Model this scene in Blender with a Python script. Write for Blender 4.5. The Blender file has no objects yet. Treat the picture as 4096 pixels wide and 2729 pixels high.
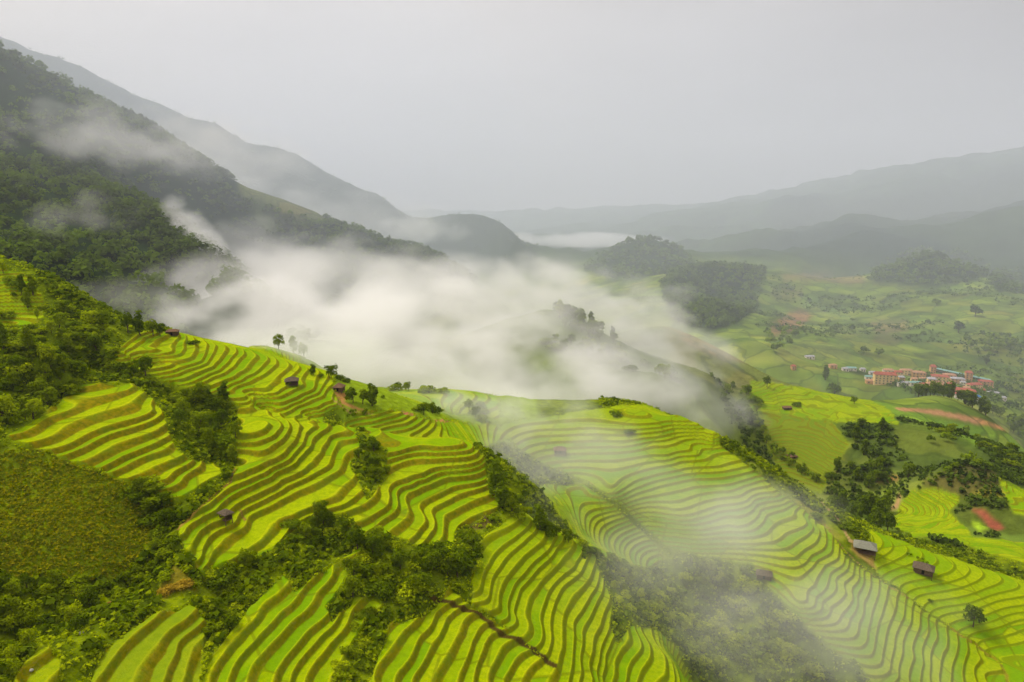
import bpy, math, random
import numpy as np

# ------------------------------------------------------------------ camera
SC = bpy.context.scene
PITCH = math.radians(12.4)
ZC = 200.0
FPX = 2731.0
cam_d = bpy.data.cameras.new("camera")
cam_d.sensor_width = 36.0
cam_d.lens = 24.0
cam_d.clip_start = 1.0
cam_d.clip_end = 60000.0
cam = bpy.data.objects.new("camera", cam_d)
SC.collection.objects.link(cam)
cam.location = (0, 0, ZC)
cam.rotation_euler = (math.radians(90) - PITCH, 0, 0)
SC.camera = cam

# ------------------------------------------------------------------ sky, sun, exposure
SUN_EL, SUN_AZ = math.radians(52), math.radians(-60)      # azimuth from +Y, negative = left
world = bpy.data.worlds.new("World")
SC.world = world
world.use_nodes = True
wn, wl = world.node_tree.nodes, world.node_tree.links
wn.clear()
w_out = wn.new("ShaderNodeOutputWorld")
bg = wn.new("ShaderNodeBackground")
bg.inputs["Strength"].default_value = 0.090
sky = wn.new("ShaderNodeTexSky")
sky.sky_type = 'NISHITA'
sky.sun_disc = False
sky.sun_elevation = SUN_EL
sky.sun_rotation = SUN_AZ
sky.air_density = 1.0
sky.dust_density = 4.0
sky.ozone_density = 1.0
# an overcast: a lit grey cloud deck covers nearly all of the blue sky
tc = wn.new("ShaderNodeTexCoord")
sep = wn.new("ShaderNodeSeparateXYZ")
wl.new(tc.outputs["Generated"], sep.inputs[0])
up = wn.new("ShaderNodeMapRange")
up.inputs["From Min"].default_value = 0.0
up.inputs["From Max"].default_value = 1.0
up.inputs["To Min"].default_value = 5.0
up.inputs["To Max"].default_value = 13.0
wl.new(sep.outputs["Z"], up.inputs["Value"])
lr = wn.new("ShaderNodeMapRange")
lr.inputs["From Min"].default_value = -0.6
lr.inputs["From Max"].default_value = 0.7
lr.inputs["To Min"].default_value = 1.48
lr.inputs["To Max"].default_value = 0.80
wl.new(sep.outputs["X"], lr.inputs["Value"])
mp = wn.new("ShaderNodeMapping")
mp.inputs["Scale"].default_value = (1.0, 1.0, 4.0)
wl.new(tc.outputs["Generated"], mp.inputs[0])
cn = wn.new("ShaderNodeTexNoise")
cn.inputs["Scale"].default_value = 2.2
cn.inputs["Detail"].default_value = 4
wl.new(mp.outputs[0], cn.inputs["Vector"])
cm = wn.new("ShaderNodeMapRange")
cm.inputs["From Min"].default_value = 0.3
cm.inputs["From Max"].default_value = 0.7
cm.inputs["To Min"].default_value = 0.91
cm.inputs["To Max"].default_value = 1.09
wl.new(cn.outputs["Fac"], cm.inputs["Value"])
m1 = wn.new("ShaderNodeMath"); m1.operation = 'MULTIPLY'
m2 = wn.new("ShaderNodeMath"); m2.operation = 'MULTIPLY'
wl.new(up.outputs[0], m1.inputs[0]); wl.new(lr.outputs[0], m1.inputs[1])
wl.new(m1.outputs[0], m2.inputs[0]); wl.new(cm.outputs[0], m2.inputs[1])
tint = wn.new("ShaderNodeVectorMath"); tint.operation = 'SCALE'
tx = wn.new("ShaderNodeMapRange")
tx.inputs["From Min"].default_value = -0.65; tx.inputs["From Max"].default_value = 0.25
wl.new(sep.outputs["X"], tx.inputs["Value"])
tm = wn.new("ShaderNodeMix"); tm.data_type = 'RGBA'
tm.inputs["A"].default_value = (1.0, .915, .84, 1); tm.inputs["B"].default_value = (1.0, .955, .94, 1)
wl.new(tx.outputs[0], tm.inputs["Factor"]); wl.new(tm.outputs["Result"], tint.inputs[0])
wl.new(m2.outputs[0], tint.inputs["Scale"])
mx = wn.new("ShaderNodeMix"); mx.data_type = 'RGBA'
mx.inputs["Factor"].default_value = 0.9
wl.new(sky.outputs[0], mx.inputs["A"]); wl.new(tint.outputs[0], mx.inputs["B"])
wl.new(mx.outputs["Result"], bg.inputs["Color"])
wl.new(bg.outputs[0], w_out.inputs[0])

sun_d = bpy.data.lights.new("sun", 'SUN')
sun_d.energy = 3.0
sun_d.angle = math.radians(12)
sun_d.color = (1.0, 0.93, 0.82)
sun = bpy.data.objects.new("sun", sun_d)
SC.collection.objects.link(sun)
sun.rotation_euler = (math.radians(90) - SUN_EL, 0, math.pi - SUN_AZ)   # set precisely below
from mathutils import Vector
_d = Vector((math.sin(SUN_AZ) * math.cos(SUN_EL), math.cos(SUN_AZ) * math.cos(SUN_EL), math.sin(SUN_EL)))
sun.rotation_euler = (-_d).to_track_quat('-Z', 'Y').to_euler()

SC.view_settings.view_transform = 'Standard'
SC.view_settings.look = 'None'
SC.view_settings.exposure = 0.0
SC.view_settings.gamma = 1.0
SC.render.engine = 'CYCLES'
SC.cycles.use_denoising = True
SC.cycles.max_bounces = 8
SC.cycles.diffuse_bounces = 2
SC.cycles.transparent_max_bounces = 8
SC.cycles.volume_bounces = 6
SC.cycles.use_adaptive_sampling = True
SC.cycles.adaptive_threshold = 0.02

# ------------------------------------------------------------------ survey helpers
cp, sp = math.cos(PITCH), math.sin(PITCH)
def ray(px, py):
    cx = (px - 2048.0) / FPX; cy = (1364.5 - py) / FPX
    x = cx; y = cp + cy * sp; z = -sp + cy * cp
    h = np.hypot(x, y)
    return np.arctan2(x, y), -z / h          # azimuth, drop per metre
def th_of(px, t):
    # azimuth of a point in picture column px with drop/metre t
    py = 764 + 2600 * t
    for _ in range(20):
        th, tt = ray(px, py); py += (t - tt) * 2600
    return th

CROPS = {'a': (0, 900, 2.0909), 'b': (0, 1600, 2.0909), 'c': (0, 2100, 2.14), 'd': (1000, 1300, 2.0909),
         'e': (1000, 1979, 2.0909), 'f': (2000, 1500, 2.0909), 'g': (2000, 1979, 2.0909), 'h': (2996, 1979, 2.0909),
         'i': (2996, 1400, 2.0909), '1': (400, 1320, 3.92), '2': (950, 1400, 3.92), '3': (900, 1700, 3.92),
         '4': (700, 1950, 3.92), '5': (1400, 1750, 3.92), '6': (1300, 2000, 3.92), 's': (0, 0, 1.0)}
def pts(k, s):
    ox, oy, sc = CROPS[k]
    v = [float(q) for q in s.replace(',', ' ').split()]
    return [(ox + v[i] / sc, oy + v[i + 1] / sc) for i in range(0, len(v), 2)]

# (zone base drop, step): drop below the drone of terrace T is base + step*T
ZB = {'A': (58.5, 1.5), 'B': (52.9, 1.1), 'C': (72.0, 1.5), 'S': (106.0, 1.2)}
# each line: zone, terrace number, picture crop, points along the terrace
TERR = """
A 0 a 510 1390 840 1210
A .7 a 680 1420 950 1270
A 1 b 80 300 400 140
A 1 a 540 1560 850 1440 1060 1320
A 2 b 250 360 480 240 800 120 1110 0
A 2 a 1220 1390
A 3 b 430 400 700 270 1220 50
A 4 b 550 460 850 320 1340 120
A 5 b 660 510 950 370 1370 210
A 6 b 790 565 1050 450 1350 320
A 7 b 890 615 1100 520 1400 395
A 8 b 1060 650 1300 550 1510 465
A 9 b 1230 690 1500 560
A 10 b 1360 755 1540 640 1650 560
A 11 b 1440 810 1640 680 1780 610
B 1 1 100 400 350 350 500 240 650 130
B 2 1 250 470 480 430 620 330 780 220
B 3 1 780 400 900 300 1020 200
B 4 1 850 550 1000 510 1150 400 1250 300
B 5 1 830 610 1050 570 1250 470 1380 390
B 6 1 800 690 1000 650 1200 580 1400 520 1560 410
B 7 1 850 760 1050 730 1250 670 1450 600 1650 530
B 8 1 900 830 1150 790 1400 710 1600 640 1780 520
B 9 1 1000 890 1200 850 1450 790 1650 690 1850 580 1980 460
B 10 1 1200 940 1450 880 1650 800 1900 700 2050 590
B 11 1 1900 790 2100 690 2220 600
B 12 1 1750 950 1950 880 2200 780 2352 680
B 13 1 1750 1040 2000 960 2200 870 2352 790
B 14 2 570 420 480 500 300 600 100 690
B 15 2 750 540 600 620 400 690 200 760
B 16 2 960 580 750 680 500 750 250 830
B 17 2 1130 620 900 730 600 820 300 910
B 18 2 1280 600 1150 700 850 830 650 910 480 980
B 19 2 1350 660 1100 800 850 920 650 1020
B 20 2 1430 760 1200 890 950 1010
B 21 2 1560 850 1400 880 1250 960 1100 1050 950 1100
B 22 2 1600 870 1400 980 1200 1080 1100 1170
C -1 3 330 100 500 80 600 0
C 0 3 180 260 450 250 620 200 740 100 760 0
C 1 3 530 410 700 330 860 240 960 110
C 2 3 220 720 400 630 600 560 800 470 950 340 1060 220 1120 100
C 3 3 180 890 400 800 600 720 800 620 980 520 1090 380 1180 250 1210 150
C 4 3 0 1190 150 1080 400 960 600 870 730 820 950 680 1100 590 1200 470 1330 330 1420 170
C 4 4 950 80 780 220 600 380 350 520 160 640 90 760
C 5 3 820 860 1000 790 1200 640 1330 520 1450 370 1560 240
C 5.5 3 60 1400 200 1280 400 1170 600 1070 850 950
C 5.5 4 780 540 560 620 400 740 300 880 260 1040
C 6 3 890 980 1100 880 1300 780 1500 660 1600 500 1700 250
C 7 3 340 1460 600 1310 850 1180 1050 1080 1300 970 1500 870 1700 760 1790 620 1870 480 2000 400
C 7 4 1080 590 850 740 650 900 520 1080 420 1290
C 8 3 560 1560 800 1430 1000 1340 1200 1230 1450 1150 1650 1040 1800 920 1960 790
C 8 4 1500 510 1300 680 1180 850 1000 980 850 1100
C 9 3 1020 1560 1200 1480 1400 1400 1600 1310 1850 1240 2000 1100 2130 960
C 9 4 1900 560 1700 720 1550 880 1400 1010 1250 1080
C 10 5 350 720 400 870 300 980 150 1080 0 1140
C 11 5 960 540 800 570 640 680 550 800 560 950 520 1080 400 1160 180 1250
C 12 5 960 750 800 790 690 900 710 1050 650 1180 500 1270 300 1400 0 1490
C 12 5 1200 660 1600 540
C 11 5 1100 540 1400 450
C 10.3 5 800 450 1050 380
C 9.3 5 600 380 850 300
C 13 5 1560 640 1300 720 1100 790 900 880 860 950 870 1100 870 1220 760 1340 580 1460
C 14 5 1740 730 1450 820 1250 900 1100 970 1010 1080 1080 1280 1000 1430 850 1560
C 15 5 1890 840 1600 930 1400 1030 1230 1130 1210 1200 1270 1400 1180 1560
C 16 5 2100 930 1800 1040 1550 1170 1430 1300 1410 1560
C 17 5 2270 1040 2050 1110 1850 1200 1650 1320 1580 1450 1590 1560
C 15 6 1560 560 1420 720
C 16 6 1820 250 1800 500 1740 640 1640 770
C 17 6 1980 400 1960 600 1920 760
C 11 e 280 700 150 830 0 990
C 11 c 2100 830 1850 1100
C 12 e 350 830 200 970 0 1210
C 12 c 2150 950 1950 1200
C 13 e 960 450 780 530 650 700 520 820 400 1010 250 1160 100 1300 0 1400
C 14.3 e 650 980 500 1130 350 1300 170 1560
C 15.6 e 700 1160 550 1320 380 1560
C 17 e 1060 900 950 1000 900 1100 780 1280 600 1560
C 18.5 e 1290 1060 1150 1180 1030 1350 950 1560
C 19.5 e 1680 800 1500 940 1420 1090 1280 1250 1150 1420 1080 1560
C 20.5 e 1730 890 1560 1010 1440 1200 1350 1400 1230 1560
C 21.5 e 1830 940 1660 1110 1560 1320 1420 1530
C 22.5 e 1920 1010 1800 1180 1700 1380 1570 1560
C 23.5 e 2000 1080 1880 1250 1760 1560
C 24.5 e 2130 1170 2000 1350 1920 1560
C 26 e 2250 1290 2100 1560
C 10 c 1760 920 1600 1060 1560 1200 1520 1340
C 9 c 1640 880 1450 1100 1300 1340
C 8 c 1630 700 1400 880 1200 1080 1050 1250
C 7 c 1270 820 1050 1000 900 1180 780 1340
C 4 c 380 1040 200 1180 100 1330
C 5 c 510 1190 400 1290
C 19 e 2270 170 2000 310 1900 380
C 20 e 2300 240 2080 400 1950 540
C 21 e 2300 350 2100 540 1990 700 1900 880
C 22 e 2300 490 2150 650 2050 850 1990 960
C 23 g 400 430 200 620 60 800 20 1000
C 24.5 g 520 330 480 480 330 650 180 820 120 1000 70 1150
C 25.5 g 620 400 530 560 420 680 350 750 240 950 250 1100 200 1220
C 26.5 g 690 430 620 620 480 740 370 930 340 1100 300 1290
C 27.5 g 770 430 740 550 560 780 470 950 430 1150 420 1340
C 28.5 g 790 610 650 850 540 1050 500 1380
C 29.5 g 870 540 760 850 620 1080 590 1500
C 30.5 g 870 800 790 1000 700 1300 690 1560
C 31.5 g 920 900 840 1120 780 1320 780 1560
C 33 g 960 1080 880 1300 840 1560
C 34 g 980 1260 920 1400 900 1560
C 35 g 1100 1120 1120 1260 1030 1400 1010 1560
C 36 g 1160 1130 1220 1300 1120 1560
C 37 g 1230 1130 1310 1350 1290 1500
C 38 g 1310 1170 1410 1370 1430 1560
S 2 f 1430 360 1350 430
S 4 f 1570 400 1450 480 1250 520 1050 540
S 6 f 1680 470 1600 530 1450 570 1280 590
S 7 f 1750 490 1700 560 1550 620 1400 660
S 8 f 1840 600 1650 660 1450 690 1200 720
S 9 f 1880 640 1700 690 1500 720
S 10 f 1960 700 1800 750 1500 780 1250 830 1100 880 950 980
S 12.5 f 2090 830 1900 870 1600 890 1350 940
S 14 f 2150 880 2000 930 1700 970 1400 1030
S 15.5 f 2240 940 2050 1000
S 17 f 2300 1010 2100 1070 1800 1140
S 19 f 2300 1080 2150 1120 1900 1220
S 21 h 350 130 200 210
S 22 h 450 200 300 280 230 320
S 23 h 520 260 400 350 330 400
S 24 h 570 300 470 430
S 25 h 620 360 540 480 430 570
S 26 h 680 420 560 530 470 620
S 27 h 730 500 600 600 530 680
S 28 h 770 570 640 680 590 800 520 880 400 930
S 30 h 850 640 760 740 720 880 650 930
S 31 h 910 600 900 700 850 850 760 960
S 32 h 940 650 920 780 850 1000 800 1080
S 33 h 990 640 980 780 930 900 890 1060 840 1180
S 34 h 1060 680 1050 800 990 980 960 1150
S 35 h 1130 760 1120 850 1080 1000 1030 1200
S 36 h 1220 800 1180 950 1110 1200 1070 1400
S 37 h 1290 830 1260 1000 1190 1200 1150 1400
S 38 h 1340 860 1330 1050 1260 1230 1220 1450
S 39 h 1430 930 1400 1050 1330 1300 1310 1560
S 40 h 1500 950 1460 1150 1430 1400 1390 1560
S 41 h 1530 1050 1540 1200 1490 1560
S 42 h 1620 1100 1590 1300 1560 1560
S 43 h 1700 1150 1690 1350 1640 1560
S 44 h 1800 1250 1760 1560
S 45 h 1880 1300 1860 1560
S 46 h 1950 1350 1950 1560
S 47 h 2020 1400 2040 1560
"""
# spot heights: px py D (picture point and drop)
SPOT_D = """
0 1030 25  0 1150 34  0 1300 45  0 1500 51  0 1620 56  200 1130 33  350 1190 41  600 1300 52.5  450 1250 47
200 1300 44  200 1450 50  350 1400 52  690 1345 56  800 1368 59.5  900 1390 62  1000 1415 65  1100 1438 67.5
1165 1520 70  1250 1480 71.5  1350 1540 74.5  1330 1500 74  1450 1550 77  1520 1610 80  1400 1600 78  1500 1680 83
1165 1462 69
0 1900 66  0 2050 70  0 2250 75  200 1900 67  200 2100 72.5  400 2000 72  400 2200 77.5  560 2150 80  600 2040 77
0 2450 80  200 2400 81  350 2400 83  500 2330 84  0 2600 84  200 2550 84  640 2250 83  640 2380 83.5  450 2550 82
900 2350 87  1000 2300 87  1250 2150 90  1350 2250 92  1500 2330 96  1650 2350 98  1450 2480 98
880 1640 71  870 1750 74  880 1850 76  800 1700 72  700 1620 69  600 1530 65  960 1880 77
1600 1800 84  1750 1800 85  1900 1812 86.5  1950 1850 90.5  1980 1900 94  1500 1762 83  1400 1742 80.5  1300 1722 78  1150 1690 74
1000 1600 71
2150 2010 104 2150 2080 108 2250 2140 113 2330 2180 115
2500 2350 125 2600 2430 131 2700 2550 137 2750 2650 140  2500 2280 122  2850 2620 150 2800 2450 147  2750 2729 143
2900 2729 153
1620 1700 86  1500 1720 82.5  1750 1700 90
2100 1760 110  2250 1850 115  2100 1850 113  2250 1720 109  2450 1660 107  2560 1648 106 2400 1780 112
2200 1950 118  2330 1960 120  2560 2080 127.5  2400 2190 125  2640 2230 137  2500 2240 131 2450 2050 123.5
2700 2300 140 3050 2300 139  2900 2400 146 3000 2650 152 3300 2650 151 3150 2500 146 2800 2150 131 2950 2100 129 2700 2050 125
2700 1655 106  2790 1690 108 2860 1740 111 3050 1845 120 3150 1930 126 3260 2020 135 3250 2100 135 3400 2140 139 3455 2190 142
3493 2142 143  3666 2209 147  3850 2265 150.5 4096 2352 155  3700 2350 151 3900 2450 156 4096 2500 160 4050 2650 163 3800 2480 156.5
3976 2649 161
"""
# px py g (picture point and distance on the ground)
SPOT_G = """
1000 1390 375  1100 1400 380  1200 1430 395  1330 1490 385  1550 1580 320  1750 1565 335  1950 1580 340  1850 1660 305  2790 1490 572
2860 1515 583  3000 1540 672  3200 1570 678  3450 1600 684  3450 1660 636  3700 1680 672  4096 1830 600  3900 1760 636  3700 1640 864
4000 1705 864  3600 1610 840  3100 1700 588  3100 1850 540  3000 1680 600  3400 1780 564  3400 1900 522  3700 1800 564  3800 1880 540
4096 1950 528  3300 1960 510  3500 1960 510  3750 1990 492  3600 2080 446  3900 2150 422  4096 2250 386  3800 2080 454  4000 2000 480
3880 1850 516  3700 1930 504  4020 1900 522  2700 1310 800  2850 1380 800  3000 1450 790  3200 1570 770  3000 1510 840  2800 1440 680
2220 1245 610  2330 1290 600  2450 1360 585  2580 1430 570  2700 1475 545  2300 1400 500  2500 1480 500  2400 1550 440  2650 1560 450
2200 1600 420  1950 1480 480  2800 1600 462  2850 1680 440  3700 1530 1350  3300 1440 1350  3500 1500 1300  4096 1650 1200  3400 1560 1150
3750 1620 1100  3200 1480 1200  3200 1300 1850  3700 1300 1850  4096 1400 1700  3500 1110 2500  3150 1095 2500  4096 1190 2200  3100 1200 2150
3600 1200 2150  3400 1400 1500  3900 1450 1550  3700 1020 2650  3620 1060 2620  3850 1060 2650  3500 1090 2600  3950 1100 2600  3700 1130 2450
2600 962 3000  2500 985 3000  2700 1000 3000  2420 1030 3000  2790 1050 2950  2600 1090 2700  2850 1060 2300  2950 1070 2300  3050 1080 2350
2700 1090 2300  2750 1200 1850  2850 1300 1500  3000 1250 1750  2950 1370 1300  2650 1200 1600  3050 1400 1250  2800 850 6500  2600 885 6500
2400 910 6500  3300 1000 3300  3200 1050 3000  3050 1060 3000  4096 1080 3000  2300 1000 4500  2150 980 4500  0 215 1400  150 290 1420
300 345 1450  450 410 1480  600 478 1500  700 560 1500  800 625 1500  900 690 1480  1000 740 1450  1150 785 1450  1280 845 1450
1400 900 1450  1530 938 1450  1650 965 1450  1750 1010 1450  0 900 850  0 600 1100  0 400 1250  200 500 1200  200 800 950
400 1000 800  400 700 1080  400 550 1250  600 650 1300  0 1000 780  200 1050 720  500 1180 680  620 790 1000  720 870 950
800 950 900  860 1020 850  885 1080 800  850 1180 720  780 1270 640  710 1310 600  600 1000 830  650 1150 700  480 1240 620
1100 850 1350  1300 960 1250  1000 930 1300  830 1360 720  950 1300 780  1100 1250 830  1000 1380 600  1200 1380 520  0 158 3500
110 195 3500  200 200 3500  250 230 3500  350 300 3500  450 355 3500  560 415 3500  700 450 3500  850 500 3500  1000 575 3500
1150 620 3500  1300 700 3500  1400 750 3500  1500 800 3500  1600 875 3500  1700 930 3400  1790 880 3200  1900 847 3200  1980 870 3200
2040 920 3200  2100 990 3200  1850 1000 3000  4096 625 6500  3900 660 6500  3700 695 6500  3500 740 6500  3400 765 6500  3290 780 6400
3200 772 6400  3130 785 6400  3050 815 6500  4096 776 4800  3914 812 4700  3750 865 4500  3590 920 4300  3430 872 4400  3400 880 4400
3193 917 4300  3121 942 4200  3040 990 4000  2950 1050 3700  4096 890 3900  3800 960 3600  3500 985 3500
"""
# hidden ground behind crests: px g D
HID = """
0 370 58 300 370 80 600 370 98 800 365 98 950 345 74 1300 345 95 1500 320 94 0 500 110 0 640 105 300 640 120 -200 600 85 400 500 135 800 480 145 1200 470 145
900 450 135 1600 420 128 1800 400 122 2000 400 130
1050 240 76 1250 236 80 1400 242 84 1550 242 87.5 1700 242 90 1900 244 95 2050 250 108 2000 244 101
2560 390 122 2700 385 128 2860 378 142 3050 368 156 3200 368 163 3400 365 169 3700 365 172 4096 370 176 4300 370 176
2300 410 128 2700 440 150 2950 460 180
1300 1000 210 1600 1000 220 1900 1000 230 2200 900 220 2500 900 230 1900 700 170 1600 650 165 2200 700 150 2500 680 160
900 1150 130 700 1200 70 1000 1150 160
0 2200 100 400 2200 120 800 2300 150 1200 2300 220 1600 2300 300
1700 1700 220 2000 1600 300 2300 1500 320 2600 1200 310 1500 1900 260
2900 900 290 3200 950 330 3600 900 330 4096 900 320 3400 850 300 4200 700 280
2200 3800 400 2500 3700 380 3400 2900 360 4096 3000 330 3800 2950 350
1900 2600 380 2200 2400 380 1500 2600 280 2500 5000 420 3500 5300 250 4096 5400 150 3000 5200 330
0 5000 -100 1000 5000 200 2000 5500 380
-300 1400 -280 -300 900 0 -300 400 80 -300 250 40 -400 160 55 -400 120 65 -300 3500 -760 -300 2200 50
4500 250 155 4500 400 195 4500 600 215 4500 1300 400 4500 2200 330 4500 6500 -330 4500 4500 -60 4500 180 165
2048 90 95 1000 80 90 3000 100 135 3800 110 150 300 80 84 2048 60 95 3000 140 150 3500 150 152 2500 120 118 2500 150 126
0 11000 100 2048 11000 350 4096 11000 200
"""
P_th, P_u, P_t = [], [], []
def add_pt(th, g, D, w=1):
    P_th.append(th); P_u.append(math.log(g)); P_t.append(D / g)
for ln in TERR.strip().splitlines():
    q = ln.split()
    base, step = ZB[q[0]]
    for px, py in pts(q[2], ' '.join(q[3:])):
        th, t = ray(px, py); D = base + step * float(q[1]); add_pt(th, D / t, D)
v = [float(x) for x in SPOT_D.split()]
for i in range(0, len(v), 3):
    th, t = ray(v[i], v[i + 1]); add_pt(th, v[i + 2] / t, v[i + 2])
v = [float(x) for x in SPOT_G.split()]
for i in range(0, len(v), 3):
    th, t = ray(v[i], v[i + 1]); add_pt(th, v[i + 2], v[i + 2] * t)
v = [float(x) for x in HID.split()]
for i in range(0, len(v), 3):
    add_pt(th_of(v[i], v[i + 2] / v[i + 1]), v[i + 1], v[i + 2])
P = np.array([P_th, P_u]).T
PT = np.array(P_t)

def tps_kernel(a, b):
    d2 = (a[:, None, 0] - b[None, :, 0]) ** 2 + (a[:, None, 1] - b[None, :, 1]) ** 2
    return np.sqrt(d2 + 1e-5) ** 1.0 * 0 + 0.5 * d2 * np.log(d2 + 1e-9)
n = len(P)
Kk = tps_kernel(P, P) + np.eye(n) * 6e-5
Q = np.hstack([np.ones((n, 1)), P])
Amat = np.block([[Kk, Q], [Q.T, np.zeros((3, 3))]])
sol = np.linalg.solve(Amat, np.concatenate([PT, np.zeros(3)]))
TH0, TH1 = math.radians(-52), math.radians(52)
U0, U1 = math.log(58), math.log(12500)
NCT, NCU = 420, 700
gth = np.linspace(TH0, TH1, NCT); gu = np.linspace(U0, U1, NCU)
coarse = np.zeros((NCU, NCT))
for i in range(NCU):
    X = np.stack([gth, np.full(NCT, gu[i])], 1)
    coarse[i] = tps_kernel(X, P) @ sol[:n] + sol[n] + X @ sol[n + 1:]

def cubic_idx(x, n):
    i = np.clip(np.floor(x).astype(int), 1, n - 3); f = x - i
    w = np.stack([-.5 * f + f * f - .5 * f ** 3, 1 - 2.5 * f * f + 1.5 * f ** 3, .5 * f + 2 * f * f - 1.5 * f ** 3, -.5 * f * f + .5 * f ** 3])
    return i, w
def t_at(th, u):
    """smooth drop/metre at azimuth th, log distance u (any arrays)"""
    i, wi = cubic_idx((np.asarray(u) - U0) / (U1 - U0) * (NCU - 1), NCU)
    j, wj = cubic_idx((np.asarray(th) - TH0) / (TH1 - TH0) * (NCT - 1), NCT)
    r = 0
    for a in range(4):
        for b in range(4):
            r = r + wi[a] * wj[b] * coarse[i + a - 1, j + b - 1]
    return r

def _hash(ix, iy, s):
    h = (ix.astype(np.int64) * 374761393 + iy.astype(np.int64) * 668265263 + s * 1442695041) & 0xffffffff
    h = ((h ^ (h >> 13)) * 1274126177) & 0xffffffff
    return ((h ^ (h >> 16)) & 0xffff) / 65535.0
def vnoise(x, y, s=0):
    ix = np.floor(x); iy = np.floor(y); fx = x - ix; fy = y - iy
    fx = fx * fx * (3 - 2 * fx); fy = fy * fy * (3 - 2 * fy)
    ix = ix.astype(np.int64); iy = iy.astype(np.int64)
    a = _hash(ix, iy, s); b = _hash(ix + 1, iy, s); c = _hash(ix, iy + 1, s); d = _hash(ix + 1, iy + 1, s)
    return (a + (b - a) * fx) * (1 - fy) + (c + (d - c) * fx) * fy
def fbm(x, y, s=0, o=4):
    r = 0; a = .5; tot = 0
    for k in range(o):
        r = r + a * vnoise(x * 2 ** k + 17.3 * k, y * 2 ** k - 9.1 * k, s + k); tot += a; a *= .5
    return r / tot * 2 - 1
def sstep(a, b, x):
    t = np.clip((x - a) / (b - a), 0, 1); return t * t * (3 - 2 * t)
# ------------------------------------------------------------------ land cover on the ground
def project(th, g, D):
    x = g * np.sin(th); y = g * np.cos(th); z = -D
    dep = y * cp - z * sp; upc = y * sp + z * cp
    dep = np.maximum(dep, 1e-3)
    return 2048 + FPX * x / dep, 1364.5 - FPX * upc / dep
def inpoly(px, py, poly):
    v = [float(q) for q in poly.split()]
    X = v[0::2]; Y = v[1::2]
    m = (px > min(X)) & (px < max(X)) & (py > min(Y)) & (py < max(Y))
    qx, qy = px[m], py[m]
    r = np.zeros(qx.shape, bool)
    j = len(X) - 1
    for i in range(len(X)):
        if Y[i] != Y[j]:
            r ^= ((Y[i] > qy) != (Y[j] > qy)) & (qx < (X[j] - X[i]) * (qy - Y[i]) / (Y[j] - Y[i]) + X[i])
        j = i
    out = np.zeros(px.shape, bool); out[m] = r
    return out
NT = 1180
us = np.concatenate([np.linspace(U0, math.log(84), 70)[:-1], np.linspace(math.log(84), math.log(390), 680)[:-1],
                     np.linspace(math.log(390), math.log(900), 210)[:-1], np.linspace(math.log(900), U1, 250)])
ths = np.linspace(math.radians(-50), math.radians(50), NT)
TT, UU = np.meshgrid(ths, us)
GG = np.exp(UU)
D0 = t_at(TT, UU) * GG
XX, YY = GG * np.sin(TT), GG * np.cos(TT)
# natural roughness grows with distance from the carefully levelled paddies
far = sstep(430, 1000, GG)
D0 = D0 + far * (fbm(XX / 330, YY / 330, 3, 5) * 26 + np.abs(fbm(XX / 120, YY / 120, 8, 3)) * 10)
vfar = sstep(2300, 3600, GG)
D0 = D0 + vfar * (fbm(XX / 900, YY / 900, 13, 6) * 110 - np.abs(fbm(XX / 330, YY / 330, 19, 5)) * 70 + 12)
mid = sstep(395, 440, GG) * (1 - far)
D0 = D0 + mid * (fbm(XX / 45, YY / 45, 5, 4) * 3.0 + np.abs(fbm(XX / 28, YY / 40, 25, 3)) * 4)
_th, _t = ray(3790, 1972); _g = 500.0
_rr = np.hypot(XX - _g * math.sin(_th), (YY - _g * math.cos(_th)))
D0 = D0 - 2.6 * (1 - sstep(15, 18, _rr))
PX, PY = project(TT, GG, D0)

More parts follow.
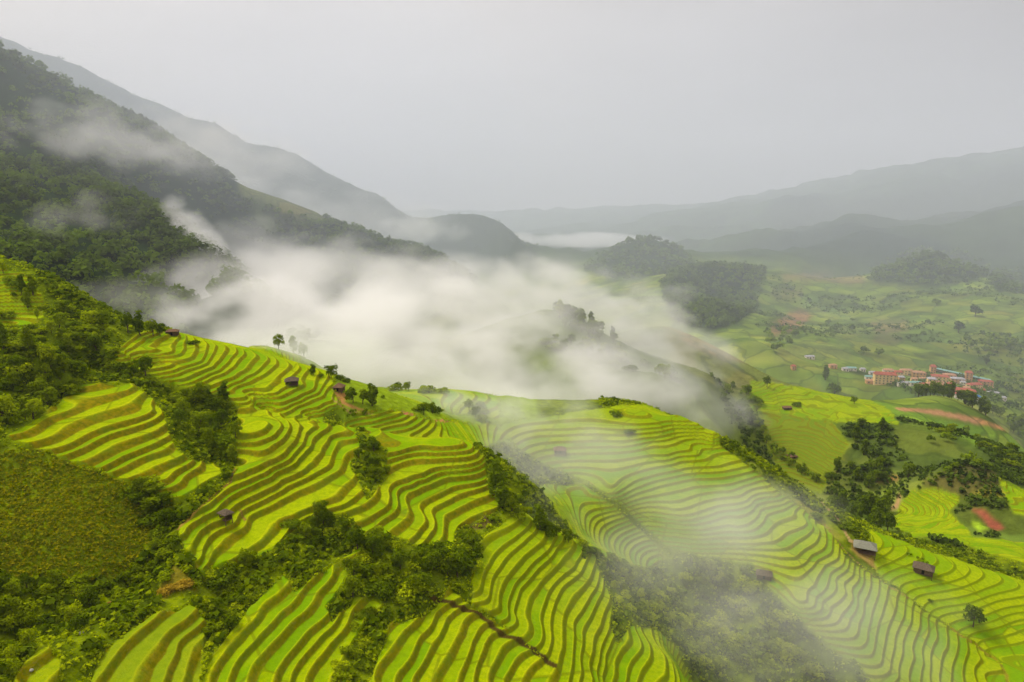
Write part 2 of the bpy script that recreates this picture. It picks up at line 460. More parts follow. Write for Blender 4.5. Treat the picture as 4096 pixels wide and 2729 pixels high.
RICE = [
 # zone, g range, polygon in picture points
 (0.40, 0.00, 'A', 120, 240, '20 1755 230 1620 380 1465 430 1465 520 1530 600 1590 650 1650 700 1790 760 1845 880 1875 885 1900 700 2012 560 1945 300 1852'),
 (0.33, 0.15, 'B', 231, 350, '430 1440 480 1390 560 1325 700 1330 1180 1420 1330 1480 1335 1560 1360 1620 1300 1660 1290 1730 1150 1720 1000 1640 870 1590 700 1550 600 1500'),
 (0.30, 0.30, 'B', 200, 345, '-100 1060 0 1075 110 1100 180 1200 170 1290 60 1320 -100 1330'),
 (0.36, 0.15, 'C', 130, 234, '885 1580 1150 1670 1300 1700 1420 1720 1440 1800 1400 1860 1450 1960 1470 2010 1400 2060 1250 2080 1150 2150 1080 2210 1010 2240 880 2262 800 2290 735 2200 712 2150 720 2100 860 2000 945 1890 950 1640'),
 (0.36, 0.10, 'C', 140, 238, '1430 1700 1550 1700 1700 1740 1880 1770 1940 1840 1945 1930 1990 1990 2010 2030 1960 2060 1890 2090 1830 2120 1812 2205 1690 2195 1600 2150 1530 2140 1390 2140 1390 2060 1480 2000 1550 1900 1550 1800'),
 (0.36, 0.28, 'C', 90, 190, '1135 2305 1180 2370 1300 2290 1455 2185 1430 2260 1310 2430 1330 2490 1420 2400 1510 2385 1530 2425 1450 2500 1400 2600 1390 2760 1470 2760 1560 2500 1680 2480 1740 2430 1800 2355 1870 2420 1920 2455 2080 2550 2110 2590 2290 2729 2350 2800 780 2800 860 2610 1000 2430'),
 (0.34, 0.20, 'C', 90, 150, '590 2475 765 2418 830 2510 790 2800 330 2800 420 2600'),
 (0.36, 0.20, 'C', 90, 140, '10 2800 165 2575 255 2650 220 2800'),
 (0.34, 0.65, 'C', 120, 222, '1895 2175 2080 2045 2250 2132 2330 2175 2375 2190 2385 2270 2425 2355 2455 2410 2440 2500 2470 2580 2520 2505 2630 2525 2700 2585 2800 2800 2360 2800 2290 2729 2080 2556 1950 2446 1885 2420'),
 (0.25, 0.50, 'S', 190, 372, '1990 1700 2250 1660 2430 1630 2560 1620 2730 1640 2870 1720 2890 1790 3010 1880 3110 1965 3170 2005 3330 2140 3380 2230 3470 2290 3600 2370 3700 2450 3990 2650 4060 2800 3520 2800 3430 2660 3330 2600 3150 2440 3000 2260 2800 2230 2650 2180 2500 2035 2340 1925 2200 1870 2080 1800'),
 (0.28, 0.55, 'S', 195, 290, '2150 1945 2340 1940 2500 2065 2650 2205 2640 2262 2560 2275 2400 2225 2270 2110'),
 (0.20, 0.97, 'S', 150, 345, '3480 2120 3660 2190 4400 2420 4400 2900 4080 2800 3990 2640 3700 2440 3500 2290'),
 (0.28, 0.30, 'S', 238, 350, '1360 1700 1450 1650 1560 1640 1750 1690 1960 1700 2050 1740 1950 1790 1700 1780 1420 1760'),
 (0.28, 0.50, 'S', 290, 420, '1450 1600 1560 1560 1760 1530 1990 1590 2000 1680 1700 1640 1560 1640'),
 (0.28, 0.30, 'B', 352, 400, '960 1380 1200 1400 1210 1460 1000 1430'),
 (0.26, 0.80, 'S', 450, 790, '3000 1520 3450 1585 3560 1640 3600 1700 3350 1690 3000 1640'),
 (0.30, 0.75, 'S', 440, 700, '3050 1640 3330 1690 3400 1780 3350 1850 3280 1980 3120 1900 3060 1760'),
 (0.30, 0.35, 'S', 385, 540, '3560 2090 3640 1960 3740 1950 3850 1990 3800 2050 3900 2150 3980 2160 4200 2180 4200 2290 4000 2230 3750 2150 3640 2150'),
 (0.26, 0.50, 'S', 400, 600, '3990 1910 4200 2000 4200 2080 4050 2060'),
]
rice = np.zeros(GG.shape); base = np.zeros(GG.shape); step = np.ones(GG.shape)
wx = PX + fbm(XX / 4, YY / 4, 21, 3) * 9; wy = PY + fbm(XX / 4, YY / 4, 31, 3) * 7
CROP = {8: .05, 9: .12, 10: .1, 6: .35, 7: .2, 15: .15, 16: .75, 17: .1, 12: .1}
crop = np.zeros(GG.shape); zi = -1
RFm = np.full(GG.shape, .3); lush = np.zeros(GG.shape)
for rf_, lu_, z, g0, g1, poly in RICE:
    m = inpoly(wx, wy, poly) & (GG > g0) & (GG < g1)
    zi += 1; crop[m] = CROP.get(zi, 0)
    rice[m] = 1; RFm[m] = rf_; lush[m] = lu_; base[m], step[m] = ZB[z]
base[rice == 0] = 72; step[rice == 0] = 1.5
# soften the rim of the paddies by a couple of grid cells
def blur(a, k=1):
    for _ in range(k):
        a = (a + np.roll(a, 1, 0) + np.roll(a, -1, 0) + np.roll(a, 1, 1) + np.roll(a, -1, 1)) / 5
    return a
ricew = blur(rice, 1)
T = (D0 - base) / step
even = np.where(step == 1.2, .45, 1.0)                              # the second spur is cut more evenly
T = T + even * (fbm(XX / 32, YY / 32, 45, 2) * 0.26 + fbm(XX / 13, YY / 13, 41, 2) * 0.16) + fbm(XX / 2.6, YY / 2.6, 43, 2) * 0.03
T = T + .12 * even * np.sin(T * 2.1 + XX / 60)
lush = blur(lush, 4); crop = blur(crop, 3); RF = RFm
f = T + 0.5 - RF / 2
nlev = np.floor(f); fr = f - nlev
prof = sstep(1 - RF, 1, fr)
lip = np.exp(-((fr - (1 - RF - .05)) / .05) ** 2) * 0.12            # low earth bund at the edge
Tter = nlev + prof - 0.5 + RF / 2 + .5 - 0.5
Dt = D0 + rice * (1 - .6 * lush) * step * ((nlev + prof) - f + (0.5 - RF / 2) * 0) 
Dt = Dt - rice * lip
scr = (1 - ricew) * (1 - far)
Dt = Dt + scr * (fbm(XX / 3.2, YY / 3.2, 51, 4) * 0.7 + fbm(XX / 14, YY / 14, 55, 3) * 1.0 * sstep(90, 130, GG))

# colours of the land itself
def C(*a): return np.array(a)
col = np.zeros(GG.shape + (3,))
meadow = C(.135, .20, .024); scrubc = C(.13, .18, .002); forest = C(.018, .04, .008); earth = C(.24, .10, .035)
n1 = fbm(XX / 60, YY / 60, 61, 4)[..., None]; n2 = fbm(XX / 7, YY / 7, 63, 4)[..., None]; n3 = fbm(XX / 1.6, YY / 1.6, 65, 3)[..., None]
fd = sstep(2600, 3200, GG)[..., None]
farc_k = fd
near = (1 - sstep(380, 440, GG))[..., None]
nearc = scrubc * (1 + .5 * n2 + .5 * n3) + C(.035, .018, 0) * np.clip(n2 + n3 * .6, 0, 1) * 1.2
nf1 = fbm(XX / 150, YY / 70, 67, 4)[..., None]; nf2 = fbm(XX / 45, YY / 25, 69, 4)[..., None]
farc = meadow * np.clip(1 + .5 * n1 + .55 * nf2 + .4 * nf1, .25, 2.2) + C(.08, .03, .015) * np.clip(nf1 + .6 * nf2 - .12, 0, 1) * 1.6
farc = farc * (1 - fd) + C(.045, .075, .022) * np.clip(1 + .6 * n1 + .5 * nf1, .3, 2) * fd
col = nearc * near + farc * (1 - near)
def paint(poly, g0, g1, c, w=1.0, soft=0, rough=1.0):
    X2 = PX + n2[..., 0] * 22 * rough + n3[..., 0] * 8; Y2 = PY + n1[..., 0] * 12 * rough + n3[..., 0] * 6
    m = inpoly(X2, Y2, poly) & (GG > g0) & (GG < g1)
    a = blur(m.astype(float), 2 + soft)[..., None] * w
    global col
    col = col * (1 - a) + np.asarray(c) * (1 + .25 * n2 + .3 * n3) * a
COVER = [
 ('900 1370 1500 1480 2150 1560 2150 1760 1700 1790 1380 1760 1300 1560 900 1400', 235, 440, (.24, .34, .01), .9, 3),
 ('2750 1480 3560 1640 3560 1960 3300 1980 3000 1900 2750 1700', 400, 760, (.13, .17, .02), .7, 3),
 ('2080 1180 2800 1480 2800 1700 1900 1700 1800 1400', 400, 640, (.11, .15, .03), .7, 3),
 # maize field on the left
 ('-300 1750 40 1760 300 1860 560 1950 700 2010 640 2100 580 2220 520 2300 380 2330 150 2330 -300 2200', 90, 200, (.19, .25, .002), 1, 4),
 # left mountain and the wooded hills
 ('-900 -200 0 200 500 400 1000 700 1350 850 1900 950 1900 1250 1500 1300 800 1500 -900 1500', 430, 2000, forest, 1, 2),
 ('940 700 1130 750 1250 830 1330 900 1180 870 1060 820 960 780', 1000, 1700, (.17, .19, .06), .8, 2),
 ('1000 820 1120 880 1090 930 1020 900', 1000, 1700, (.12, .15, .05), .8, 2),
 ('-900 -200 300 100 2150 750 2150 1100 -900 1000', 2300, 4300, forest, 1, 2),
 ('2330 1080 2420 1010 2560 950 2700 970 2800 1080 2700 1120 2450 1120', 2500, 3600, forest, 1, 2),
 ('2640 1140 2700 1070 2850 1040 3060 1060 3060 1120 3000 1160 3040 1230 2950 1290 2850 1330 2700 1290', 1100, 2600, forest, 1, 2),
 ('3470 1130 3500 1060 3620 1000 3750 980 3880 1010 3970 1090 3900 1130 3700 1150', 2000, 3500, forest, 1, 2),
 ('3960 1090 4200 1080 4200 1170 3980 1170', 1900, 3500, forest, 1, 2),
 ('2900 1000 3300 870 3700 820 4200 900 4200 1060 3500 1080 3000 1060', 3000, 5200, (.03, .055, .015), .8, 2),
 ('2960 1060 3040 990 3121 945 3193 920 3400 880 3450 890 3590 925 3700 940 3800 990 3750 1050 3500 1080 3060 1070', 3300, 5200, (.012, .03, .014), .9, 2),
 ('3890 830 4000 790 4200 770 4200 860 4000 870 3920 860', 4200, 5600, (.012, .03, .014), .9, 2),
 ('3060 820 3190 780 3330 790 3240 830 3120 840', 5600, 8000, (.012, .03, .014), .9, 2),
 ('3800 750 3950 700 4200 620 4200 740 4000 760', 5600, 8000, (.012, .03, .014), .9, 2),
 ('3050 840 3500 780 4200 650 4200 900 3500 900 3100 960', 4500, 8000, (.035, .05, .02), .8, 2),
 # brown bare hill beyond the mist
 ('2640 1260 2860 1360 3240 1560 3230 1640 3000 1580 2800 1560 2700 1480', 600, 900, (.16, .19, .05), .9, 2),
 ('2700 1300 2860 1370 3040 1460 2900 1450 2740 1370', 600, 900, (.21, .17, .055), .8, 2),
 ('2780 1400 2980 1470 2900 1520 2780 1500', 600, 900, (.14, .2, .04), .8, 2),
 # fields on the far slope
 ('3090 1290 3200 1230 3250 1260 3180 1330 3080 1350', 1400, 2400, (.26, .14, .08), .8, 1),
 ('3480 1290 3620 1280 3640 1330 3500 1340', 1500, 2300, (.25, .16, .09), .6, 1),
 ('3080 1160 3220 1160 3210 1190 3090 1185', 1500, 2600, (.16, .12, .06), .6, 1),
 ('3170 1210 3260 1200 3400 1270 3420 1290 3260 1240', 1500, 2500, (.17, .26, .07), .8, 1),
 ('3350 1310 3500 1320 3480 1380 3340 1390', 1300, 2300, (.15, .2, .04), .7, 1),
 ('3500 1330 3620 1340 3600 1380 3480 1380', 1300, 2300, (.17, .14, .05), .6, 1),
 ('3080 1430 3200 1370 3400 1400 3420 1440 3200 1440', 1100, 1900, (.15, .18, .05), .7, 1),
 ('3400 1450 3700 1440 3900 1480 4100 1500 4100 1540 3600 1470', 1100, 1700, (.14, .2, .03), .7, 1),
 ('3170 1480 3400 1490 3450 1560 3300 1560 3250 1510', 900, 1500, (.12, .2, .03), .8, 1),
 ('3130 1095 3450 1090 3460 1130 3130 1120', 1900, 3000, (.2, .15, .08), .7, 1),
 # valley this side of the river road
 ('3500 1600 3650 1660 4000 1720 4200 1780 4200 1900 3900 1800 3600 1690 3450 1650', 560, 1050, (.2, .33, .03), .9, 2),
 ('3590 1638 3750 1640 3900 1670 4020 1705 4020 1720 3890 1690 3750 1660 3600 1652', 640, 1100, (.55, .27, .12), 1, 0),
 ('3480 1640 3700 1690 3900 1780 4100 1850 4200 1960 3900 1900 3700 1920 3450 1960 3330 1940 3350 1850 3420 1780', 430, 760, (.085, .12, .02), .8, 2),
 ('3690 1940 3780 1880 3880 1850 3980 1880 4020 1950 3950 1990 3800 1980 3700 1975', 380, 650, (.11, .10, .025), .9, 1),
 ('3880 1965 4000 1962 4060 1985 3900 1992', 380, 650, (.45, .40, .03), .9, 0),
 ('3500 1905 3600 1900 3600 1925 3520 1935', 380, 650, (.30, .16, .06), .8, 0),
 ('3800 2010 3900 1990 4060 2000 4200 2040 4200 2130 3960 2140 3850 2090', 380, 600, (.09, .12, .015), 1, 1),
 ('3890 2035 3930 2040 4010 2110 3990 2125 3950 2105', 380, 600, (.32, .09, .05), 1, 0),
 ('3880 2085 3900 2080 3950 2110 3930 2130 3905 2115', 380, 600, (.3, .45, .02), .9, 0),
 ('3590 1980 3605 1975 3610 2010 3590 2035 3550 2040 3570 2025 3595 2010', 380, 600, (.42, .25, .12), 1, 0),
 # bare orange earth
 ('1530 1660 1600 1640 1660 1665 1600 1670', 200, 400, (.5, .2, .09), 1, 0),
 ('1745 1680 1840 1690 1850 1705 1760 1700', 200, 400, (.5, .2, .09), 1, 0),
 ('1325 1565 1390 1580 1385 1610 1440 1640 1470 1650 1430 1650 1370 1620 1340 1590', 200, 300, (.42, .22, .06), 1, 0),
 ('620 2360 680 2250 760 2290 800 2350 700 2360 660 2390', 90, 160, (.28, .2, .02), .6, 1),
 ('560 2465 600 2460 605 2485 570 2490', 90, 160, (.4, .17, .03), 1, 0),
 # S ridge: track and dry grass
 ('3180 1990 3260 2040 3330 2110 3380 2150 3350 2150 3270 2090 3200 2030', 200, 350, (.42, .24, .08), .9, 0),
 ('3400 2160 3440 2160 3520 2240 3620 2320 3590 2330 3480 2260 3400 2190', 200, 300, (.40, .26, .06), .9, 0),
 ('3640 2300 3760 2420 3900 2540 4090 2650 4200 2760 4050 2760 3880 2600 3760 2480', 150, 300, (.28, .20, .02), .9, 1),
 ('2990 1830 3100 1930 3200 2000 3400 2130 3360 2170 3250 2090 3120 1970 2980 1860', 240, 340, (.22, .27, .02), .8, 1),
 ('1880 2050 1960 2040 1970 2090 1870 2130 1830 2170 1840 2120', 150, 220, (.13, .085, .03), .8, 1),
 ('3060 2300 3100 2300 3100 2330 3060 2330', 150, 330, (.3, .2, .08), .6, 1),
]
for poly, g0, g1, c, w, soft in COVER:
    paint(poly, g0, g1, c, w, soft)
# footpaths and gullies between the paddies (picture point, width m)
PATHS = [('s', '1690 2365 1760 2400 1850 2440 1920 2460 1960 2500 2000 2540 2080 2570 2140 2610 2230 2680', .9, (.08, .055, .01)),
         ('s', '940 1880 920 1930 870 1970 800 2040 740 2090 700 2130', .7, (.30, .20, .03)),
         ('3', '230 1340 270 1440 330 1540', .5, (.25, .17, .03)),
         ('s', '3280 2000 3350 2080 3400 2160 3460 2190', .8, (.45, .30, .12)),
         ('s', '3300 2100 3380 2200 3460 2280 3560 2350 3640 2400', .6, (.28, .18, .05)),
         ('s', '560 1960 640 2010', .6, (.2, .14, .02)),
         ('s', '350 2465 420 2440 470 2410', .8, (.28, .13, .03)),
         ('s', '1330 1600 1400 1650 1500 1660', .6, (.35, .24, .06))]
rough = rice.copy()
for k, s, w, c in PATHS:
    q = pts(k, s)
    q2 = []
    for (a, b), (c2, d2) in zip(q[:-1], q[1:]):
        for i in range(8): q2.append((a + (c2 - a) * i / 8, b + (d2 - b) * i / 8))
    best = np.full(GG.shape, 1e9)
    for a, b in q2:
        m = np.where((np.abs(PX - a) < 60) & (np.abs(PY - b) < 60) & (GG < 390))
        if len(m[0]) == 0: continue
        best[m] = np.minimum(best[m], np.hypot((PX[m] - a), (PY[m] - b)) * GG[m] / 2600)
    a = (1 - sstep(w * .5, w, best))[..., None]
    col = col * (1 - a) + np.array(c) * a
    ricew = ricew * (1 - a[..., 0])

ZZ = ZC - Dt
def make_grid(name, i0, i1, drop=0):
    co = np.stack([XX[i0:i1], YY[i0:i1], ZZ[i0:i1] - drop], -1).reshape(-1, 3)
    R, N = i1 - i0, NT
    idx = np.arange(R * N).reshape(R, N)
    q = np.stack([idx[:-1, :-1], idx[:-1, 1:], idx[1:, 1:], idx[1:, :-1]], -1).reshape(-1, 4)
    me = bpy.data.meshes.new(name)
    me.vertices.add(len(co)); me.vertices.foreach_set("co", co.ravel())
    me.loops.add(q.size); me.loops.foreach_set("vertex_index", q.ravel())
    me.polygons.add(len(q)); me.polygons.foreach_set("loop_start", np.arange(0, q.size, 4))
    me.polygons.foreach_set("loop_total", np.full(len(q), 4))
    me.polygons.foreach_set("use_smooth", np.ones(len(q), bool))
    me.update()
    for nm, arr in (("terr", f), ("rice", ricew), ("wallw", RFm), ("lush", lush), ("crop", crop), ("plots", (sstep(420, 620, GG) * (1 - fd[..., 0])) * (col[..., 0] > .06))):
        at = me.attributes.new(nm, 'FLOAT', 'POINT'); at.data.foreach_set("value", arr[i0:i1].ravel())
    at = me.attributes.new("cover", 'FLOAT_COLOR', 'POINT')
    cc = np.ones((R * N, 4)); cc[:, :3] = np.clip(col[i0:i1].reshape(-1, 3), 0.003, 1)
    at.data.foreach_set("color", cc.ravel())
    o = bpy.data.objects.new(name, me); SC.collection.objects.link(o)
    return o
nearw = 1 - sstep(330, 500, GG)

# ------------------------------------------------------------------ node helper
def mat(name):
    m = bpy.data.materials.new(name); m.use_nodes = True
    nt = m.node_tree; nt.nodes.clear()
    o = nt.nodes.new("ShaderNodeOutputMaterial"); b = nt.nodes.new("ShaderNodeBsdfPrincipled")
    nt.links.new(b.outputs[0], o.inputs[0])
    b.inputs["Roughness"].default_value = .85
    b.inputs["Specular IOR Level"].default_value = 0
    return m, nt, b, o
def N(nt, t, **k):
    n = nt.nodes.new(t)
    for a, v in k.items(): setattr(n, a, v)
    return n
def math_(nt, op, a, b=None, c=None):
    n = nt.nodes.new("ShaderNodeMath"); n.operation = op
    for i, v in enumerate((a, b, c)):
        if v is None: continue
        if isinstance(v, (int, float)): n.inputs[i].default_value = v
        else: nt.links.new(v, n.inputs[i])
    return n.outputs[0]
def mixc(nt, fac, a, b, mode='MIX'):
    n = nt.nodes.new("ShaderNodeMix"); n.data_type = 'RGBA'; n.blend_type = mode
    for k, v in (("Factor", fac), ("A", a), ("B", b)):
        if isinstance(v, (int, float)): n.inputs[k].default_value = v
        elif isinstance(v, tuple): n.inputs[k].default_value = v + (1,)
        else: nt.links.new(v, n.inputs[k])
    return n.outputs["Result"]
def ramp(nt, x, a, b, lo=0.0, hi=1.0):
    n = nt.nodes.new("ShaderNodeMapRange"); n.interpolation_type = 'SMOOTHSTEP'
    n.inputs["From Min"].default_value = a; n.inputs["From Max"].default_value = b
    n.inputs["To Min"].default_value = lo; n.inputs["To Max"].default_value = hi
    nt.links.new(x, n.inputs["Value"]); return n.outputs[0]
def noise(nt, scale, detail=3, vec=None, dim='3D'):
    n = nt.nodes.new("ShaderNodeTexNoise"); n.noise_dimensions = dim
    n.inputs["Scale"].default_value = scale; n.inputs["Detail"].default_value = detail
    if vec is None:
        g = nt.nodes.new("ShaderNodeNewGeometry"); vec = g.outputs["Position"]
    nt.links.new(vec, n.inputs["Vector"]); return n.outputs["Fac"]

def ground_mat():
    m, nt, b, o = mat("ground")
    L = nt.links
    at = N(nt, "ShaderNodeAttribute", attribute_name="terr"); ar = N(nt, "ShaderNodeAttribute", attribute_name="rice")
    ac = N(nt, "ShaderNodeAttribute", attribute_name="cover")
    fr = math_(nt, 'FRACT', at.outputs["Fac"]); lev = math_(nt, 'FLOOR', at.outputs["Fac"])
    nf = noise(nt, .9, 4); nm = noise(nt, .12, 2); nl = noise(nt, .02, 2); nv = noise(nt, 2.6, 4)
    frn = math_(nt, 'ADD', fr, math_(nt, 'MULTIPLY', math_(nt, 'SUBTRACT', nv, .5), .10))
    aw = N(nt, "ShaderNodeAttribute", attribute_name="wallw"); al = N(nt, "ShaderNodeAttribute", attribute_name="lush")
    q = math_(nt, 'DIVIDE', math_(nt, 'SUBTRACT', 1.0, frn), aw.outputs["Fac"])
    wall = math_(nt, 'MULTIPLY', ramp(nt, q, 1.28, .82), ramp(nt, frn, 1.0, .93))
    # rice colour: each paddy ripens on its own
    wnz = N(nt, "ShaderNodeTexWhiteNoise", noise_dimensions='2D')
    cx = N(nt, "ShaderNodeCombineXYZ")
    L.new(lev, cx.inputs[0])
    pw = N(nt, "ShaderNodeTexVoronoi"); pw.inputs["Scale"].default_value = .035
    g = N(nt, "ShaderNodeNewGeometry"); L.new(g.outputs["Position"], pw.inputs["Vector"])
    L.new(math_(nt, 'FLOOR', math_(nt, 'MULTIPLY', pw.outputs["Color"], 5)), cx.inputs[1])
    L.new(cx.outputs[0], wnz.inputs["Vector"])
    ripe = math_(nt, 'ADD', math_(nt, 'MULTIPLY', wnz.outputs["Value"], .55), math_(nt, 'MULTIPLY', nl, .7))
    green = mixc(nt, ramp(nt, ripe, .35, .9), (.17, .32, .001), (.38, .44, .001))
    green = mixc(nt, ramp(nt, nf, .25, .75), mixc(nt, .5, green, (.12, .22, .001)), green)
    green = mixc(nt, math_(nt, 'MULTIPLY', ramp(nt, nm, .5, .75), .35), green, (.44, .50, .002))
    lip = math_(nt, 'MULTIPLY', ramp(nt, q, 1.45, 1.25), ramp(nt, q, 1.0, 1.12))
    green = mixc(nt, math_(nt, 'MULTIPLY', lip, .45), green, (.52, .50, .004))
    vd = N(nt, "ShaderNodeTexVoronoi", feature='DISTANCE_TO_EDGE'); vd.inputs["Scale"].default_value = .035
    L.new(g.outputs["Position"], vd.inputs["Vector"])
    bund = ramp(nt, vd.outputs["Distance"], .016, .006)
    green = mixc(nt, math_(nt, 'MULTIPLY', bund, .55), green, (.13, .13, .003))
    grain = noise(nt, 7, 3)
    green = mixc(nt, ramp(nt, grain, .35, .7, .35, 0), green, (.09, .17, .001))
    acr = N(nt, "ShaderNodeAttribute", attribute_name="crop")
    green = mixc(nt, acr.outputs["Fac"], green, (.115, .155, .012))
    wcol = mixc(nt, ramp(nt, nf, .3, .7), (.13, .145, .002), (.25, .20, .003))
    wcol = mixc(nt, ramp(nt, nv, .55, .8), wcol, (.17, .10, .004))
    wcol = mixc(nt, math_(nt, 'MULTIPLY', ramp(nt, nm, .5, .65), .5), wcol, (.12, .2, .005))
    wcol = mixc(nt, al.outputs['Fac'], wcol, mixc(nt, acr.outputs['Fac'], (.17, .23, .002), (.12, .12, .01)))
    rc = mixc(nt, wall, green, wcol)
    cov = mixc(nt, ramp(nt, nv, .3, .75, 0, .6), ac.outputs["Color"], mixc(nt, 1.0, ac.outputs["Color"], (.45, .5, .5), 'MULTIPLY'))
    ap = N(nt, "ShaderNodeAttribute", attribute_name="plots")
    v1 = N(nt, "ShaderNodeTexVoronoi"); v1.inputs["Scale"].default_value = .016
    v2 = N(nt, "ShaderNodeTexVoronoi", feature='DISTANCE_TO_EDGE'); v2.inputs["Scale"].default_value = .016
    wp = N(nt, "ShaderNodeVectorMath", operation='ADD'); L.new(g.outputs["Position"], wp.inputs[0])
    ws = N(nt, "ShaderNodeTexNoise"); ws.inputs["Scale"].default_value = .02
    L.new(g.outputs["Position"], ws.inputs["Vector"])
    wsc = N(nt, "ShaderNodeVectorMath", operation='SCALE'); wsc.inputs["Scale"].default_value = 60.0
    L.new(ws.outputs["Color"], wsc.inputs[0]); L.new(wsc.outputs[0], wp.inputs[1])
    L.new(wp.outputs[0], v1.inputs["Vector"]); L.new(wp.outputs[0], v2.inputs["Vector"])
    sv = N(nt, "ShaderNodeSeparateXYZ"); L.new(v1.outputs["Color"], sv.inputs[0])
    plot = mixc(nt, sv.outputs[0], mixc(nt, 1.0, cov, (.62, .70, .8), 'MULTIPLY'), mixc(nt, 1.0, cov, (1.45, 1.3, 1.0), 'MULTIPLY'))
    plot = mixc(nt, ramp(nt, sv.outputs[1], .78, .8), plot, mixc(nt, 1.0, cov, (1.25, 1.0, .9), 'MULTIPLY'))
    plot = mixc(nt, ramp(nt, v2.outputs["Distance"], .05, .02, 0, .6), plot, (.03, .05, .01))
    cov = mixc(nt, math_(nt, 'MULTIPLY', ap.outputs["Fac"], .8), cov, plot)
    cc = mixc(nt, ar.outputs["Fac"], cov, rc)
    L.new(cc, b.inputs["Base Color"])
    bp = N(nt, "ShaderNodeBump"); bp.inputs["Strength"].default_value = .6; bp.inputs["Distance"].default_value = .25
    L.new(math_(nt, 'ADD', nv, math_(nt, 'MULTIPLY', nf, 1.5)), bp.inputs["Height"])
    L.new(bp.outputs[0], b.inputs["Normal"])
    return m
GM = ground_mat()
i1 = int(np.searchsorted(us, math.log(390))); 
def setp(o, **k):
    for a, v in k.items(): o[a] = v
    return o
o = make_grid("hillside", 0, i1 + 1); o.data.materials.append(GM); setp(o, kind='structure')
o = make_grid("hills", i1, len(us)); o.data.materials.append(GM); setp(o, kind='structure')
# ------------------------------------------------------------------ things: helpers
rng = np.random.default_rng(7)
random.seed(7)
def ground_D(th, g):
    i = np.interp(math.log(g), us, np.arange(len(us))); j = (th - ths[0]) / (ths[1] - ths[0])
    i0 = min(int(i), len(us) - 2); j0 = min(max(int(j), 0), NT - 2); a = i - i0; b = j - j0
    return (Dt[i0, j0] * (1 - a) * (1 - b) + Dt[i0 + 1, j0] * a * (1 - b) + Dt[i0, j0 + 1] * (1 - a) * b + Dt[i0 + 1, j0 + 1] * a * b)
def hit(px, py, gmin=62, gmax=390):
    """where the sight line through a picture point meets the ground"""
    th, t = ray(px, py)
    j = int(np.clip((th - ths[0]) / (ths[1] - ths[0]), 0, NT - 1))
    g = np.exp(us); k = np.where((g >= gmin) & (g <= gmax))[0]
    s = Dt[k, j] / g[k] - t
    w = np.where(s <= 0)[0]
    i = k[w[0]] if len(w) else k[int(np.argmin(s))]
    th = float(th); gg = float(g[i])
    return Vector((gg * math.sin(th), gg * math.cos(th), ZC - ground_D(th, gg))), gg
def tag(o, label, cat, group=None):
    o['label'] = label; o['category'] = cat
    if group: o['group'] = group
    return o
def link(name, data, parent=None):
    o = bpy.data.objects.new(name, data); SC.collection.objects.link(o)
    if parent is not None: o.parent = parent
    return o
def mesh_from(name, V, F, material, smooth=False, attrs=None):
    V = np.asarray(V, float)
    me = bpy.data.meshes.new(name)
    F = [tuple(int(i) for i in f) for f in F] if not isinstance(F, np.ndarray) else F
    if isinstance(F, np.ndarray):
        me.vertices.add(len(V)); me.vertices.foreach_set("co", V.ravel())
        me.loops.add(F.size); me.loops.foreach_set("vertex_index", F.ravel())
        me.polygons.add(len(F)); me.polygons.foreach_set("loop_start", np.arange(0, F.size, F.shape[1]))
        me.polygons.foreach_set("loop_total", np.full(len(F), F.shape[1])); me.update()
    else:
        me.from_pydata([tuple(v) for v in V], [], F)
    if smooth: me.polygons.foreach_set("use_smooth", np.ones(len(me.polygons), bool))
    if attrs:
        for k, a in attrs.items():
            at = me.attributes.new(k, 'FLOAT', 'POINT'); at.data.foreach_set("value", np.asarray(a, float))
    me.materials.append(material)
    return me

def leaf_mat(name, dark, light, trans=.33, per_obj=True):
    m, nt, b, o = mat(name)
    at = N(nt, "ShaderNodeAttribute", attribute_name="tone")
    oi = N(nt, "ShaderNodeObjectInfo")
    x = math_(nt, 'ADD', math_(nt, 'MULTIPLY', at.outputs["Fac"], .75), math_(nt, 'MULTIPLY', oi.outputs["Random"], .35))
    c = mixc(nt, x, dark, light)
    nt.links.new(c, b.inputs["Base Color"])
    tr = N(nt, "ShaderNodeBsdfTranslucent"); nt.links.new(mixc(nt, 1.0, c, (1.2, 1.3, .5), 'MULTIPLY'), tr.inputs["Color"])
    ms = N(nt, "ShaderNodeMixShader"); ms.inputs[0].default_value = trans
    nt.links.new(b.outputs[0], ms.inputs[1]); nt.links.new(tr.outputs[0], ms.inputs[2]); nt.links.new(ms.outputs[0], o.inputs[0])
    b.inputs["Roughness"].default_value = .6
    return m
LM = {'dark': leaf_mat("leaves_dark", (.016, .040, .001), (.18, .25, .003)),
      'mid': leaf_mat("leaves_mid", (.035, .075, .001), (.31, .38, .002)),
      'bright': leaf_mat("leaves_bright", (.11, .17, .001), (.46, .52, .002)),
      'orange': leaf_mat("leaves_orange", (.16, .10, .01), (.55, .38, .03)),
      'wood': leaf_mat("leaves_forest", (.004, .015, .005), (.12, .18, .012)),
      'maize': leaf_mat("leaves_maize", (.07, .15, .001), (.40, .34, .003))}
mb, nt_, b_, o_ = mat("bark"); b_.inputs["Base Color"].default_value = (.10, .07, .045, 1)
BARK = mb

